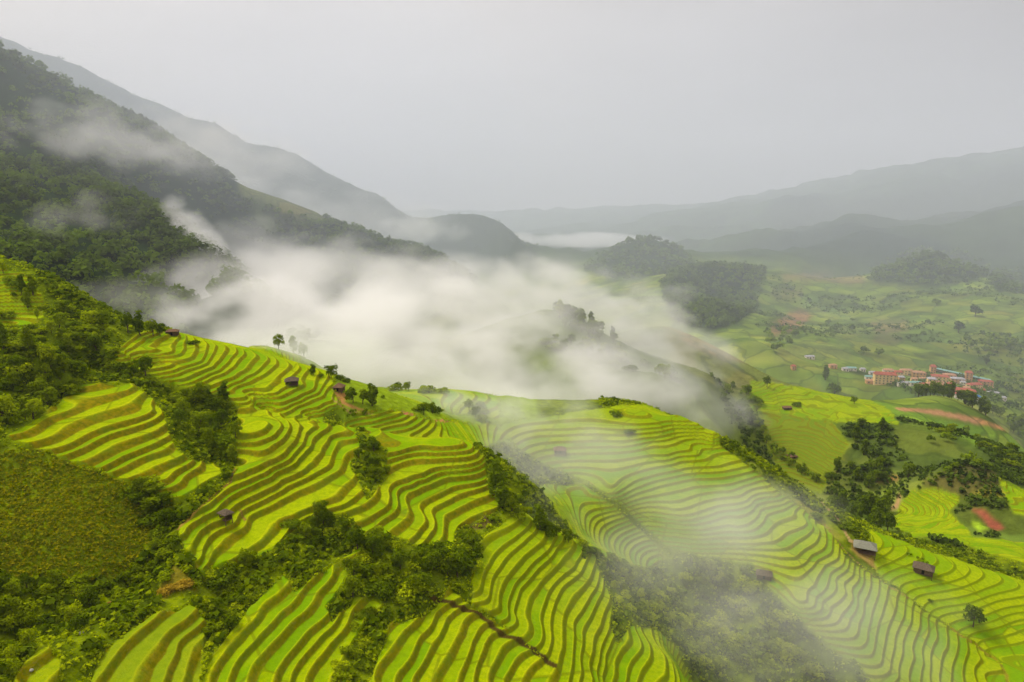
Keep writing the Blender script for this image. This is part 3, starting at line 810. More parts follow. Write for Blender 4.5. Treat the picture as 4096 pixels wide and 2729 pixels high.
def leaf_cloud(r, lobes, n, size, flat=.35):
    """n leaf clumps on the surface and in the outer volume of overlapping lobes"""
    lob = np.array(lobes)                       # x y z rad
    w = lob[:, 3] ** 2; k = r.choice(len(lob), n, p=w / w.sum())
    d = r.normal(size=(n, 3)); d /= np.linalg.norm(d, axis=1)[:, None]
    d[:, 2] = np.where(d[:, 2] < -.35, -d[:, 2] * .6, d[:, 2])
    rad = lob[k, 3] * (.72 + .36 * r.random(n)) * (1 + .25 * np.sin(d[:, 0] * 5 + k) * np.cos(d[:, 1] * 6 + k * 2))
    c = lob[k, :3] + d * rad[:, None] * np.array([1, 1, .85])
    inside = np.zeros(n, bool)
    for i, L in enumerate(lob):
        inside |= (np.linalg.norm((c - L[:3]) / np.array([1, 1, .85]), axis=1) < L[3] * .6)
    c = c[~inside]; d = d[~inside]; k = k[~inside]; n = len(c)
    nrm = d + r.normal(size=(n, 3)) * .55 + np.array([0, 0, .35]); nrm /= np.linalg.norm(nrm, axis=1)[:, None]
    a = np.cross(nrm, r.normal(size=(n, 3))); a /= np.linalg.norm(a, axis=1)[:, None]; b = np.cross(nrm, a)
    s = size * (.6 + .8 * r.random(n))[:, None]
    bend = nrm * s * .35
    # each clump: two folded faces
    V = np.stack([c - a * s, c - b * s * .6 + bend, c + a * s, c + b * s * .6 + bend, c - bend * .4], 1)
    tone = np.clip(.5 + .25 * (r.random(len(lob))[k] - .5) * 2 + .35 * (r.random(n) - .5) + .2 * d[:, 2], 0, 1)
    base = np.arange(n)[:, None] * 5
    F = np.concatenate([base + np.array([[0, 1, 4]]), base + np.array([[1, 2, 4]]), base + np.array([[2, 3, 4]]), base + np.array([[3, 0, 4]])], 0)
    return V.reshape(-1, 3), F, np.repeat(tone, 5)
def tube(p, rad, seg=6):
    p = np.array(p, float); V = []; F = []
    for i in range(len(p)):
        d = p[min(i + 1, len(p) - 1)] - p[max(i - 1, 0)]; d /= np.linalg.norm(d)
        a = np.cross(d, [.3, 1, .2]); a /= np.linalg.norm(a); b = np.cross(d, a)
        for s in range(seg):
            q = 2 * math.pi * s / seg; V.append(p[i] + rad[i] * (a * math.cos(q) + b * math.sin(q)))
    for i in range(len(p) - 1):
        for s in range(seg):
            F.append((i * seg + s, i * seg + (s + 1) % seg, (i + 1) * seg + (s + 1) % seg, (i + 1) * seg + s))
    F.append(tuple(range((len(p) - 1) * seg, len(p) * seg)))
    return V, F
def tree_variant(kind, seed):
    """unit tree, about 1 high: (crown V,F,tone), (trunk V,F)"""
    r = np.random.default_rng(seed)
    lobes = []; TV = []; TF = []
    def addt(p, rad):
        V, F = tube(p, rad); o = len(TV); TV.extend(V); TF.extend([tuple(i + o for i in f) for f in F])
    if kind == 'round':
        for i in range(11):
            a = r.random() * 6.28; q = .26 * math.sqrt(r.random()); lobes.append((q * math.cos(a), q * math.sin(a), .28 + .5 * r.random(), .17 + .08 * r.random()))
        n, size = 680, .06; tb = .3
    elif kind == 'tall':
        for i in range(10):
            z = .14 + .76 * i / 9; w = .18 * (1 - .55 * abs(z - .45) / .5); lobes.append((r.normal() * .04, r.normal() * .04, z, w * (.8 + .4 * r.random())))
        n, size = 700, .048; tb = .2
    elif kind == 'spread':
        for i in range(12):
            a = r.random() * 6.28; q = .5 * math.sqrt(r.random()); lobes.append((q * math.cos(a), q * math.sin(a), .45 + .35 * r.random() * (1 - q), .16 + .1 * r.random()))
        n, size = 760, .065; tb = .4
    else:   # shrub
        for i in range(11):
            a = r.random() * 6.28; q = .55 * math.sqrt(r.random()); lobes.append((q * math.cos(a), q * math.sin(a), .12 + .5 * r.random() * (1.1 - q), .2 + .14 * r.random()))
        n, size = 560, .085; tb = .1
    addt([(0, 0, -.12), (.01, .01, tb * .5), (.0, .02, tb), (.02, 0, tb + .2)], [.035, .026, .02, .008])
    for L in lobes[:5]:
        addt([(0, .01, tb * .6), (L[0] * .5, L[1] * .5, (tb * .6 + L[2]) / 2), (L[0] * .9, L[1] * .9, L[2])], [.014, .01, .004])
    V, F, tone = leaf_cloud(r, lobes, n, size)
    return (V, F, tone), (TV, TF)
VAR = {}
for kd in ('round', 'tall', 'spread', 'shrub'):
    for v in range(5):
        (V, F, tone), (TV, TF) = tree_variant(kd, 100 + v * 7 + len(kd))
        tm = mesh_from("trunk", TV, TF, BARK, True)
        cms = {}
        for tn in ('dark', 'mid', 'bright', 'orange'):
            if tn == 'orange' and kd != 'shrub': continue
            cms[tn] = mesh_from("crown", V, F, LM[tn], False, {'tone': tone})
        VAR[kd, v] = (cms, tm)
def plant(name, kd, tone, loc, h, w, label, cat, group=None, v=None):
    v = random.randrange(5) if v is None else v
    cms, tm = VAR[kd, v]
    if kd != 'shrub': w *= .76
    o = link(name, None); o.location = loc
    o.rotation_euler = (0, 0, random.random() * 6.28); o.scale = (w, w, h)
    link("crown" if kd != 'shrub' else "foliage", cms[tone], o)
    link("trunk" if kd != 'shrub' else "stem", tm, o)
    return tag(o, label, cat, group)

TONEW = {'dark': 'dark', 'mid': 'mid-green', 'bright': 'yellow-green', 'orange': 'orange withered'}
# single trees the photograph shows one by one: kind, tone, px, py of the foot, height m, width factor, gmin, gmax, label
ONE = [
 ('round', 'dark', 582, 1508, 8.2, 9, 150, 330, 'lone round dark tree standing at the lower left of the curved upper terraces'),
 ('round', 'mid', 416, 1318, 7.5, 8, 200, 345, 'tree at the left end of the row of trees on the upper terrace crest'),
 ('round', 'dark', 512, 1332, 8.5, 8, 200, 345, 'dark tree second from the left in the crest row above the terraces'),
 ('tall', 'dark', 560, 1338, 9.5, 13, 200, 345, 'tallest tree of the crest row above the upper terraces'),
 ('round', 'mid', 612, 1342, 7, 8, 200, 345, 'bushy tree near the right end of the crest row'),
 ('round', 'dark', 640, 1345, 5, 7, 200, 345, 'small tree ending the crest row beside the brown hut'),
 ('tall', 'dark', 75, 1085, 8, 10, 200, 300, 'dark tree sticking up on the skyline at the far left slope'),
 ('shrub', 'dark', 773, 1380, 2.2, 3.6, 200, 345, 'dark round bush alone on the crest of the upper terraces'),
 ('tall', 'dark', 1253, 1500, 4.5, 8, 200, 345, 'small upright tree behind the two thatched huts, leftmost of its line'),
 ('shrub', 'mid', 1283, 1505, 2, 2, 200, 345, 'tiny bush between two small trees behind the huts'),
 ('round', 'dark', 1325, 1512, 5.5, 8, 200, 345, 'round dark tree on the crest just above the right thatched hut'),
 ('shrub', 'dark', 1362, 1520, 3.2, 3, 200, 345, 'low dark tree at the right shoulder of the round crest tree'),
 ('shrub', 'dark', 1387, 1530, 2.4, 2.6, 200, 345, 'small dark bush last in line on the crest behind the right hut'),
 ('round', 'dark', 1412, 1612, 6.5, 9, 200, 345, 'dark tree right of the thatched hut, left one of three'),
 ('round', 'mid', 1452, 1618, 6.5, 8, 200, 345, 'mid green tree in the middle of three right of the hut'),
 ('tall', 'dark', 1490, 1626, 9, 14, 200, 345, 'tall dark tree at the edge of the mist, right one of three'),
 ('shrub', 'dark', 1475, 1784, 2.6, 4.5, 150, 225, 'flat dark bush on the crest of the front terrace lobe'),
 ('tall', 'dark', 1982, 1992, 13.5, 17, 150, 230, 'tallest dark tree standing out against the mist in the middle'),
 ('tall', 'dark', 2008, 2022, 9, 14, 150, 230, 'dark tree directly right of the tallest tree at the mist edge'),
 ('round', 'mid', 2048, 2045, 6.5, 8, 150, 230, 'rounded tree downhill of the tallest tree at the mist edge'),
 ('shrub', 'mid', 2090, 2062, 4, 5, 150, 230, 'bush between the tall tree group and the lone dark tree'),
 ('tall', 'dark', 2160, 2118, 8.5, 13, 150, 240, 'lone dark tree above the yellow terraces, partly in mist'),
 ('shrub', 'dark', 2192, 2130, 4.5, 5, 150, 240, 'low dark tree leaning from the lone tree above the yellow terraces'),
 ('round', 'mid', 1115, 1398, 9, 9, 350, 400, 'pale tree in the mist behind the upper terraces, leftmost of three'),
 ('tall', 'mid', 1175, 1408, 10, 13, 350, 400, 'pale tree in the mist behind the upper terraces, middle of three'),
 ('round', 'mid', 1215, 1422, 8.5, 9, 350, 400, 'pale tree in the mist behind the upper terraces, right of three'),
 ('shrub', 'dark', 2453, 1664, 3, 5.5, 250, 372, 'flat dark bush at the left end of the far spur crest'),
 ('shrub', 'dark', 2520, 1738, 2.5, 4, 250, 372, 'small dark bush on the terraces below the spur crest'),
 ('round', 'dark', 3892, 2510, 10.5, 11.5, 150, 345, 'big lone round tree on the bright slope at lower right'),
 ('shrub', 'dark', 3265, 2074, 3.4, 4.6, 200, 350, 'dark round bush beside the dirt track on the spur'),
 ('shrub', 'dark', 3385, 2112, 3, 6, 200, 350, 'low dark bush above the grey hut'),
 ('shrub', 'dark', 3723, 2405, 1.2, 1.6, 200, 350, 'tiny dark bush on the open bright slope right of the ridge path'),
 ('round', 'dark', 3068, 1550, 11, 12, 480, 840, 'lone round tree on the sunlit ridge at the foot of the brown hill'),
 ('shrub', 'dark', 3188, 1629, 5, 7, 480, 760, 'dark bush beside the low barn on the right ridge'),
 ('round', 'dark', 3417, 1616, 7, 10, 480, 960, 'dark tree where the sunlit ridge band ends'),
 ('tall', 'dark', 3300, 1520, 26, 34, 900, 1700, 'dark tree clump left of the village by the orange bare patch'),
 ('round', 'dark', 3335, 1590, 22, 32, 900, 1500, 'dark tree clump right of the orange bare patch near the village'),
 ('round', 'dark', 3900, 1272, 34, 42, 1300, 2600, 'square dark clump of trees on the far green slope'),
 ('round', 'dark', 3832, 1338, 34, 38, 1200, 2400, 'dark tree clump below left of the square clump on the far slope'),
 ('round', 'dark', 3745, 1228, 20, 34, 1300, 2600, 'small dark grove high on the far green slope'),
 ('round', 'dark', 3315, 1302, 14, 30, 1300, 2600, 'small oval grove near the pink field on the far slope'),
 ('round', 'dark', 3410, 1285, 8, 20, 1300, 2600, 'tiny grove right of the oval one on the far slope'),
 ('tall', 'dark', 3945, 1460, 24, 34, 1000, 2400, 'upright dark tree above the village on the far slope'),
 ('shrub', 'orange', 712, 2288, 2.0, 3.2, 90, 150, 'orange withered shrub below the lowest left terraces'),
 ('shrub', 'orange', 752, 2330, 1.4, 2.4, 90, 150, 'orange withered shrub, the right one of the orange patch'),
 ('shrub', 'orange', 648, 2322, 1.4, 2.5, 90, 150, 'orange withered shrub, the left one of the orange patch'),
 ('shrub', 'orange', 688, 2352, 1.1, 1.8, 90, 150, 'small orange withered shrub, lowest of the orange patch'),
]
for kd, tn, px, py, h, w, g0, g1, lab in ONE:
    loc, g = hit(px, py, g0, g1)
    plant('shrub' if kd == 'shrub' else ('grove' if h > 13 and g > 1000 and kd == 'round' else 'tree'), kd, tn, loc, h, w, lab, 'shrub' if kd == 'shrub' else 'tree')
# thickets: polygon, count, kinds, tones, height range, g range, where
GROVES = [
 ('640 1570 700 1560 860 1570 925 1640 945 1740 950 1870 900 1890 800 1800 700 1760 650 1650', 24, 'rrsst', 'ddmm', 4.5, 7.5, 130, 240, 'in thicket between two left terraces'),
 ('430 1370 560 1480 620 1560 600 1560 480 1480 360 1440', 10, 'ssr', 'dm', 2.5, 4.5, 130, 300, 'in hedge above left terraces'),
 ('0 1080 180 1180 380 1290 440 1330 430 1400 330 1440 300 1560 180 1680 0 1700', 74, 'rrsssst', 'dmmmb', 3, 6.5, 120, 340, 'on overgrown left-edge slope'),
 ('480 1905 620 1950 660 2060 700 2140 640 2180 580 2060 480 1990', 13, 'rrs', 'ddm', 3.5, 6, 100, 220, 'in clump beside brown field'),
 ('580 2080 690 2120 720 2230 680 2330 560 2320 500 2400 420 2400 560 2240', 16, 'sssr', 'dmm', 2.5, 4.5, 90, 200, 'below right edge of brown field'),
 ('0 2260 120 2330 380 2340 420 2440 300 2560 180 2560 60 2660 0 2700', 40, 'sssrr', 'dmmb', 2.5, 5, 80, 160, 'in bottom-left corner thicket'),
 ('760 2330 900 2270 1060 2230 1120 2280 980 2420 860 2560 800 2420', 24, 'sssr', 'dmmb', 2.5, 4.5, 80, 170, 'in thicket left of long bright terrace'),
 ('1150 2110 1280 2070 1390 2080 1400 2150 1300 2220 1180 2180', 14, 'rrs', 'ddm', 3.5, 5.5, 100, 200, 'in clump under longest curved terraces'),
 ('1400 2220 1480 2130 1620 2170 1700 2220 1880 2160 1900 2260 1860 2370 1740 2380 1620 2440 1520 2400 1400 2420 1340 2450', 44, 'rrrsss', 'ddmmb', 3.5, 7, 90, 210, 'in dark central hollow'),
 ('1390 2480 1470 2440 1520 2470 1460 2600 1400 2729 1340 2729', 12, 'sss', 'mb', 1.8, 3, 80, 170, 'in strip between front terraces'),
 ('1430 1820 1530 1800 1560 1900 1510 1960 1450 1940', 9, 'rrs', 'ddm', 3.5, 5.5, 130, 225, 'in clump under front lobe crest'),
 ('1340 1640 1480 1640 1500 1670 1380 1690', 8, 'ss', 'dm', 2, 3.4, 235, 340, 'beside track under right hut'),
 ('2400 2270 2560 2280 2700 2380 2860 2560 2900 2729 2800 2700 2700 2560 2560 2480 2460 2420', 44, 'sssssr', 'mbbb', 2.6, 4.6, 130, 260, 'on slope right of yellow terraces'),
 ('2640 2200 2800 2240 3000 2290 3130 2450 3280 2600 3300 2729 2960 2729 2840 2480 2700 2330', 44, 'sssr', 'dmbb', 3, 6.5, 150, 260, 'in misty gully below spur'),
 ('2060 1990 2200 2110 2400 2200 2560 2280 2520 2310 2300 2200 2120 2090', 20, 'ssr', 'dm', 2.4, 4.6, 140, 280, 'in hedge above yellow terraces'),
 ('2870 1730 2930 1770 3080 1890 3140 1970 3060 1930 2900 1810', 22, 'sss', 'dm', 1.8, 3.8, 270, 372, 'on crest line of spur'),
 ('3330 1960 3400 1940 3480 1990 3540 2040 3560 2130 3480 2120 3380 2070', 18, 'ttrr', 'ddd', 9, 14, 350, 480, 'in grove behind grey hut'),
 ('3540 2110 3640 2140 3760 2200 3900 2250 4096 2320 4096 2360 3900 2300 3700 2240 3560 2180', 34, 'ssr', 'ddm', 2.6, 5, 350, 500, 'in valley-foot hedge'),
 ('3610 2210 3680 2230 3720 2260 3680 2262', 6, 'ss', 'd', 1.8, 2.8, 200, 340, 'around dark hut on right'),
 ('2200 1222 2300 1250 2450 1345 2480 1380 2380 1370 2260 1310', 22, 'rrt', 'ddm', 8, 13, 430, 700, 'in misty tree line on middle ridge'),
 ('2180 1370 2300 1370 2480 1420 2700 1500 2760 1540 2560 1500 2380 1440 2240 1420', 26, 'rrs', 'ddm', 7, 11, 400, 640, 'in lower misty tree line'),
 ('2840 1510 2990 1560 3050 1640 3020 1700 2930 1640', 16, 'rrs', 'ddm', 6, 10, 400, 660, 'where mist meets right ridge'),
 ('3040 1690 3100 1780 3250 1900 3300 1960 3200 1900 3060 1800', 16, 'rs', 'dm', 5, 8, 372, 640, 'in misty gully behind spur'),
 ('3440 1690 3560 1690 3620 1820 3660 1900 3560 1950 3400 1960 3300 1900 3380 1800', 14, 'rrst', 'ddd', 7, 11, 450, 700, 'on dark slope left of round hill'),
 ('3640 1720 3900 1730 4060 1800 4096 1900 3960 1850 3760 1800', 16, 'rs', 'ddm', 6, 9, 450, 740, 'on dark slope under bright field'),
 ('3620 1960 3700 1950 3860 1840 3980 1870 4030 1940 3970 1880 3860 1870 3720 1965', 14, 'sr', 'd', 5, 7, 400, 690, 'around little round brown hill'),
 ('3640 1590 3720 1580 3900 1620 4020 1680 3940 1680 3760 1640', 30, 'rrt', 'dd', 11, 17, 820, 1300, 'in tree belt below village'),
 ('3500 1500 3600 1490 3800 1510 3950 1540 3980 1600 3850 1600 3700 1560 3560 1550', 22, 'rs', 'dm', 6, 10, 1000, 1700, 'among village houses'),
 ('3990 1690 4096 1690 4096 1760 4040 1740', 8, 'rr', 'dd', 10, 14, 600, 1300, 'at right end of river road'),
 ('3850 1380 3960 1350 4060 1370 4060 1430 3900 1420', 18, 'rr', 'dd', 12, 18, 1200, 2200, 'in grove on right far slope'),
 ('3400 1420 3520 1400 3560 1440 3460 1440', 10, 'rs', 'dm', 8, 14, 1100, 2200, 'in tree line above village'),
 ('3060 1330 3200 1300 3230 1340 3160 1400 3080 1420', 18, 'rr', 'dd', 10, 16, 1100, 2400, 'along wooded far stream'),
 ('1560 1560 1850 1555 1850 1575 1560 1580', 7, 'rs', 'm', 4, 7, 300, 440, 'on misty hump behind terraces'),
 ('1660 1630 1740 1620 1760 1670 1680 1670', 7, 'rs', 'dm', 3.5, 5.5, 250, 400, 'by orange patch in mist'),
 ('1860 1630 1940 1620 1960 1690 1880 1690', 7, 'rs', 'dm', 4, 6, 250, 400, 'in misty saddle behind terraces'),
]
KD = {'r': 'round', 's': 'shrub', 't': 'tall'}; TN = {'d': 'dark', 'm': 'mid', 'b': 'bright'}
CAND = []
for poly, cnt, kinds, tones, h0, h1, g0, g1, where in GROVES:
    v = np.array([float(q) for q in poly.split()]).reshape(-1, 2)
    lo, hi = v.min(0), v.max(0); placed = []; tries = 0
    md = math.sqrt((hi - lo).prod() * .5 / cnt) * .55
    while len(placed) < cnt and tries < 6000:
        tries += 1
        p = lo + (hi - lo) * rng.random(2)
        if not inpoly(np.array([p[0]]), np.array([p[1]]), poly)[0]: continue
        if any(abs(p[0] - q[0]) + abs(p[1] - q[1]) * 1.5 < md for q in placed): continue
        placed.append(p)
    ctr = v.mean(0); half = (hi - lo) / 2; mid_ = (hi + lo) / 2
    # words that place each plant inside its thicket
    for p in placed:
        loc, g = hit(p[0], p[1], g0, g1)
        kd = KD[random.choice(kinds)]; tn = TN[random.choice(tones)]
        h = h0 + (h1 - h0) * random.random()
        if kd == 'shrub': h *= .62
        if kd == 'tall': h *= 1.25
        w = h * {'round': 1.2, 'tall': 1.3, 'shrub': 1.5}[kd] * random.uniform(.85, 1.2)
        fx, fy = (p - mid_) / half
        vx = 'left' if fx < -.3 else ('right' if fx > .3 else 'centre'); vy = 'upper' if fy < -.3 else ('lower' if fy > .3 else '')
        part = (vy + ' ' + vx).strip()
        big = 'tall' if h > h0 + (h1 - h0) * .6 else 'small'
        noun = 'bush' if kd == 'shrub' else ('slender tree' if kd == 'tall' else 'tree')
        CAND.append(dict(kd=kd, tn=tn, loc=loc, h=h, w=w, px=float(p[0]), big=big, noun=noun, part=part, where=where, s=max(h, w * .7) / g, g=g))
keep = {}
REST = []
for fam, lim in (('bush', 285), ('tree', 268)):
    L_ = sorted([c for c in CAND if (c['noun'] == 'bush') == (fam == 'bush')], key=lambda c: -c['s'])
    for c in L_[:lim]: keep.setdefault((c['big'], c['tn'], c['noun'], c['part'], c['where']), []).append(c)
    REST += L_[lim:]
NTH = ['first', 'second', 'third', 'fourth', 'fifth', 'sixth', 'seventh', 'eighth']
for key, L_ in keep.items():
    L_.sort(key=lambda c: c['px'])
    for i_, c in enumerate(L_):
        pre = '' if len(L_) == 1 else ((('left', 'right')[i_] + ' one of two, ') if len(L_) == 2 else NTH[i_] + ' from left, ')
        lab = f"{c['big']} {TONEW[c['tn']]} {c['noun']}, {pre}{c['part']} {c['where']}"
        if len(lab.split()) > 16: lab = lab.split(' ', 1)[1]
        fam = 'bush' if c['noun'] == 'bush' else 'tree'
        plant(fam, c['kd'], c['tn'], c['loc'], c['h'], c['w'], lab, fam, ('bushes ' if fam == 'bush' else 'trees ') + c['where'])

# ------------------------------------------------------------------ stuff: undergrowth, maize, forest
def tufts(name, P3, size, n_leaf, material, seed, hz=.6, squash=.75, tb=None):
    """one object: a tuft or crown of n_leaf leaf clumps on every point"""
    r = np.random.default_rng(seed); M = len(P3)
    size = np.broadcast_to(size, (M,))
    d = r.normal(size=(M, n_leaf, 3)); d /= np.linalg.norm(d, axis=2)[..., None]; d[..., 2] = np.abs(d[..., 2])
    lump = 1 + .3 * np.sin(d[..., 0] * 4 + r.random((M, 1)) * 6) * np.cos(d[..., 1] * 5 + r.random((M, 1)) * 6)
    c = P3[:, None, :] + d * (size[:, None] * lump * (.75 + .35 * r.random((M, n_leaf))))[..., None] * np.array([1, 1, squash * 1.2]) + np.array([0, 0, hz]) * size[:, None, None]
    nrm = d + r.normal(size=d.shape) * .5 + np.array([0, 0, .3]); nrm /= np.linalg.norm(nrm, axis=2)[..., None]
    a = np.cross(nrm, r.normal(size=d.shape)); a /= np.linalg.norm(a, axis=2)[..., None]; b = np.cross(nrm, a)
    s = (size[:, None] * (.32 + .25 * r.random((M, n_leaf))))[..., None] * (1.6 if n_leaf < 12 else 1.0)
    V = np.stack([c - a * s, c - b * s * .7, c + a * s, c + b * s * .7], 2).reshape(-1, 3)
    F = np.arange(len(V)).reshape(-1, 4)
    tb = np.zeros(M) if tb is None else tb
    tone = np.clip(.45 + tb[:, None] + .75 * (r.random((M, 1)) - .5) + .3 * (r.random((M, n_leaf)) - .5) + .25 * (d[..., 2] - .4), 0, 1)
    o = link(name, mesh_from(name, V, F, material, False, {'tone': np.repeat(tone.ravel(), 4)}))
    o['kind'] = 'stuff'
    return o
tufts('woodland', np.array([tuple(c['loc'] + Vector((0, 0, c['h'] * .25))) for c in REST]), np.array([c['h'] * .42 for c in REST]), 46, LM['dark'], 77, .5, 1.0)
def sample(maskw, n, seed):
    r = np.random.default_rng(seed)
    w = maskw.ravel().astype(float); w /= w.sum()
    k = r.choice(w.size, n, p=w)
    i, j = np.unravel_index(k, maskw.shape)
    g = GG[i, j] * np.exp((r.random(n) - .5) * .003); th = TT[i, j] + (r.random(n) - .5) * .0016
    return np.stack([g * np.sin(th), g * np.cos(th), ZC - Dt[i, j]], 1), GG[i, j]
vis = (PX > -250) & (PX < 4350) & (PY > -100) & (PY < 3000)
soil = col[..., 0] > .16
duw = np.gradient(us)[:, None]
bare = inpoly(PX, PY, '-300 1750 40 1760 300 1860 560 1950 700 2010 640 2100 580 2220 520 2300 380 2330 150 2330 -300 2200') & (GG < 200)
scrubm = (GG < 390) & (blur(rice, 6) < .02) & vis & ~soil & ~bare
trackm = inpoly(PX, PY, '2940 1800 3120 1960 3400 2130 3700 2400 4000 2600 4400 2729 4400 3000 3900 2700 3600 2400 3200 2090') & (GG > 200)
scrubm &= ~trackm & ~((GG > 290) & (PX > 880) & (PX < 2400))
pat = (fbm(XX / 9, YY / 9, 91, 3) > -.12)
P3, gg = sample(scrubm * pat * duw * GG, 15000, 3)
tufts('undergrowth', P3, .3 + .7 * rng.random(len(P3)) ** 2, 10, LM['mid'], 5)
P3, gg = sample(scrubm * duw * GG, 9000, 13)
tufts('undergrowth', P3, .25 + .5 * rng.random(len(P3)) ** 2, 8, LM['bright'], 16)
P3, gg = sample(scrubm * pat * duw * GG, 5000, 4)
tufts('undergrowth', P3, .4 + 1.0 * rng.random(len(P3)) ** 2, 10, LM['dark'], 6)
P3, gg = sample(bare * 1.0, 9000, 8)
tufts('maize', P3, .2 + .25 * rng.random(len(P3)) ** 2, 5, LM['maize'], 9, .8)
P3, gg = sample(((GG < 390) & (blur(rice, 2) < .6) & (blur(rice, 5) > .02) & vis) * 1.0, 5000, 14)
tufts('grass', P3, .22 + .25 * rng.random(len(P3)), 5, LM['bright'], 15)
FOREST = [('-900 -200 0 180 500 380 1000 690 1350 850 1900 950 1900 1250 1500 1300 800 1500 -900 1500', 430, 2000, 11500, 4.2),
          ('2330 1080 2420 1010 2560 950 2700 970 2800 1080 2700 1120 2450 1120', 2500, 3600, 700, 9),
          ('2640 1140 2700 1070 2850 1040 3060 1060 3060 1120 3000 1160 3040 1230 2950 1290 2850 1330 2700 1290', 1100, 2600, 1500, 7),
          ('3470 1130 3500 1060 3620 1000 3750 980 3880 1010 3970 1090 3900 1130 3700 1150', 2000, 3500, 900, 8),
          ('3960 1090 4200 1080 4200 1170 3980 1170', 1900, 3500, 300, 8),
          ('-900 -200 300 100 2150 750 2150 1100 -900 1000', 2300, 4300, 3500, 3.6)]
clear = inpoly(PX, PY, '900 720 1130 750 1250 830 1330 900 1180 870 1060 820 960 790') | inpoly(PX, PY, '1000 820 1120 880 1090 930 1020 900') | inpoly(PX, PY, '780 1180 1100 1200 1100 1420 760 1400')
fp, fs = [], []
for k, (poly, g0, g1, cnt, sz) in enumerate(FOREST):
    m = inpoly(PX, PY, poly) & (GG > g0) & (GG < g1) & vis
    if k in (0, 5): m = m * np.clip(1.2 + 2.2 * fbm(XX / 90, YY / 90, 83, 3), .45, 2)
    if k == 0: m = m * ~clear
    P3, gg = sample(m * duw * GG ** 1.1, cnt, 20 + k)
    fp.append(P3); fs.append(sz * (.45 + 1.15 * rng.random(cnt) ** 1.8))
FP = np.concatenate(fp)
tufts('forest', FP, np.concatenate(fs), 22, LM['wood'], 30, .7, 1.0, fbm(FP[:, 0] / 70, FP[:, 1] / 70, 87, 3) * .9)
# scattered scrub on the far slopes
m = (GG > 900) & (GG < 2600) & inpoly(PX, PY, '2700 1150 3000 1080 4200 1100 4200 1660 3700 1600 3300 1480 2900 1400') & (col[..., 0] > .04)
P3, gg = sample(m * duw * GG ** 1.1 * (fbm(XX / 160, YY / 160, 77, 3) > .12), 1300, 41)
tufts('scrub', P3, 3 + 4 * rng.random(len(P3)) ** 2, 14, LM['wood'], 42, .5, .8, np.full(len(P3), .1))
m = (GG > 390) & (GG < 640) & inpoly(PX, PY, '2850 1500 4200 1800 4200 2300 3560 2150 3300 1980 3050 1900 2850 1700') & (blur(rice, 3) < .1)
P3, gg = sample(m * duw * GG ** 1.1 * (fbm(XX / 40, YY / 40, 79, 3) > .1), 1700, 43)
tufts('scrub', P3, .8 + 1.8 * rng.random(len(P3)) ** 2, 10, LM['wood'], 44, .5, .8)
# ------------------------------------------------------------------ huts, village, stones
def simple(name, c, rough=.8, var=.25, scale=3.0):
    m, nt, b, o = mat(name); b.inputs["Roughness"].default_value = rough
    tcn = N(nt, "ShaderNodeTexCoord")
    n_ = noise(nt, scale, 4, tcn.outputs["Object"])
    nt.links.new(mixc(nt, ramp(nt, n_, .3, .7), tuple(q * (1 - var) for q in c), tuple(min(q * (1 + var), 1) for q in c)), b.inputs["Base Color"])
    return m
MT = {'tan': simple("tan_roof", (.38, .21, .12), .8, .2, .3), 'thatch': simple("thatch", (.115, .088, .06), .95, .45, 4), 'thatch2': simple("thatch_brown", (.17, .10, .06), .95, .4, 4), 'plank': simple("plank", (.13, .085, .05), .8, .4),
      'sheet': simple("grey_sheet_roof", (.20, .20, .15), .8, .25), 'dark': simple("doorway_shade", (.012, .011, .01), .9, .2),
      'stone': simple("pale_stone", (.32, .31, .26), .9, .2), 'yellow': simple("yellow_plaster", (.72, .50, .22), .8, .1, .3), 'white': simple("white_plaster", (.7, .62, .5), .8, .1, .3),
      'orange': simple("ochre_plaster", (.58, .32, .13), .8, .1, .3), 'red': simple("red_roof", (.33, .095, .06), .7, .2, .3), 'teal': simple("teal_roof", (.20, .34, .30), .6, .15, .3),
      'grey': simple("grey_roof", (.33, .32, .33), .7, .2, .3), 'blue': simple("blue_roof", (.08, .22, .45), .6, .15, .3), 'glass': simple("window_glass", (.05, .06, .07), .3, .2)}
def box(V, F, x0, x1, y0, y1, z0, z1):
    o = len(V)
    V += [(x0, y0, z0), (x1, y0, z0), (x1, y1, z0), (x0, y1, z0), (x0, y0, z1), (x1, y0, z1), (x1, y1, z1), (x0, y1, z1)]
    F += [tuple(o + i for i in f) for f in ((0, 3, 2, 1), (4, 5, 6, 7), (0, 1, 5, 4), (1, 2, 6, 5), (2, 3, 7, 6), (3, 0, 4, 7))]
def boxmesh(name, boxes, m):
    V, F = [], []
    for b in boxes: box(V, F, *b)
    return mesh_from(name, V, F, m)
def hiproof(name, w, d, z, h, ridge, th, m, over=.5):
    """hipped or gabled roof slab with thickness; ridge = ridge length as share of w"""
    x, y = w / 2 + over, d / 2 + over; r = w / 2 * ridge
    if ridge >= 1: r = x
    V = [(-x, -y, z), (x, -y, z), (x, y, z), (-x, y, z), (-r, 0, z + h), (r, 0, z + h)]
    V2 = [(a, b, c - th) for a, b, c in V]
    F = [(0, 1, 5, 4), (2, 3, 4, 5), (1, 2, 5), (3, 0, 4), (7, 6, 10, 11), (9, 8, 11, 10), (8, 7, 11), (6, 9, 10),
         (0, 6, 7, 1), (1, 7, 8, 2), (2, 8, 9, 3), (3, 9, 6, 0)]
    return mesh_from(name, V + V2, F, m)
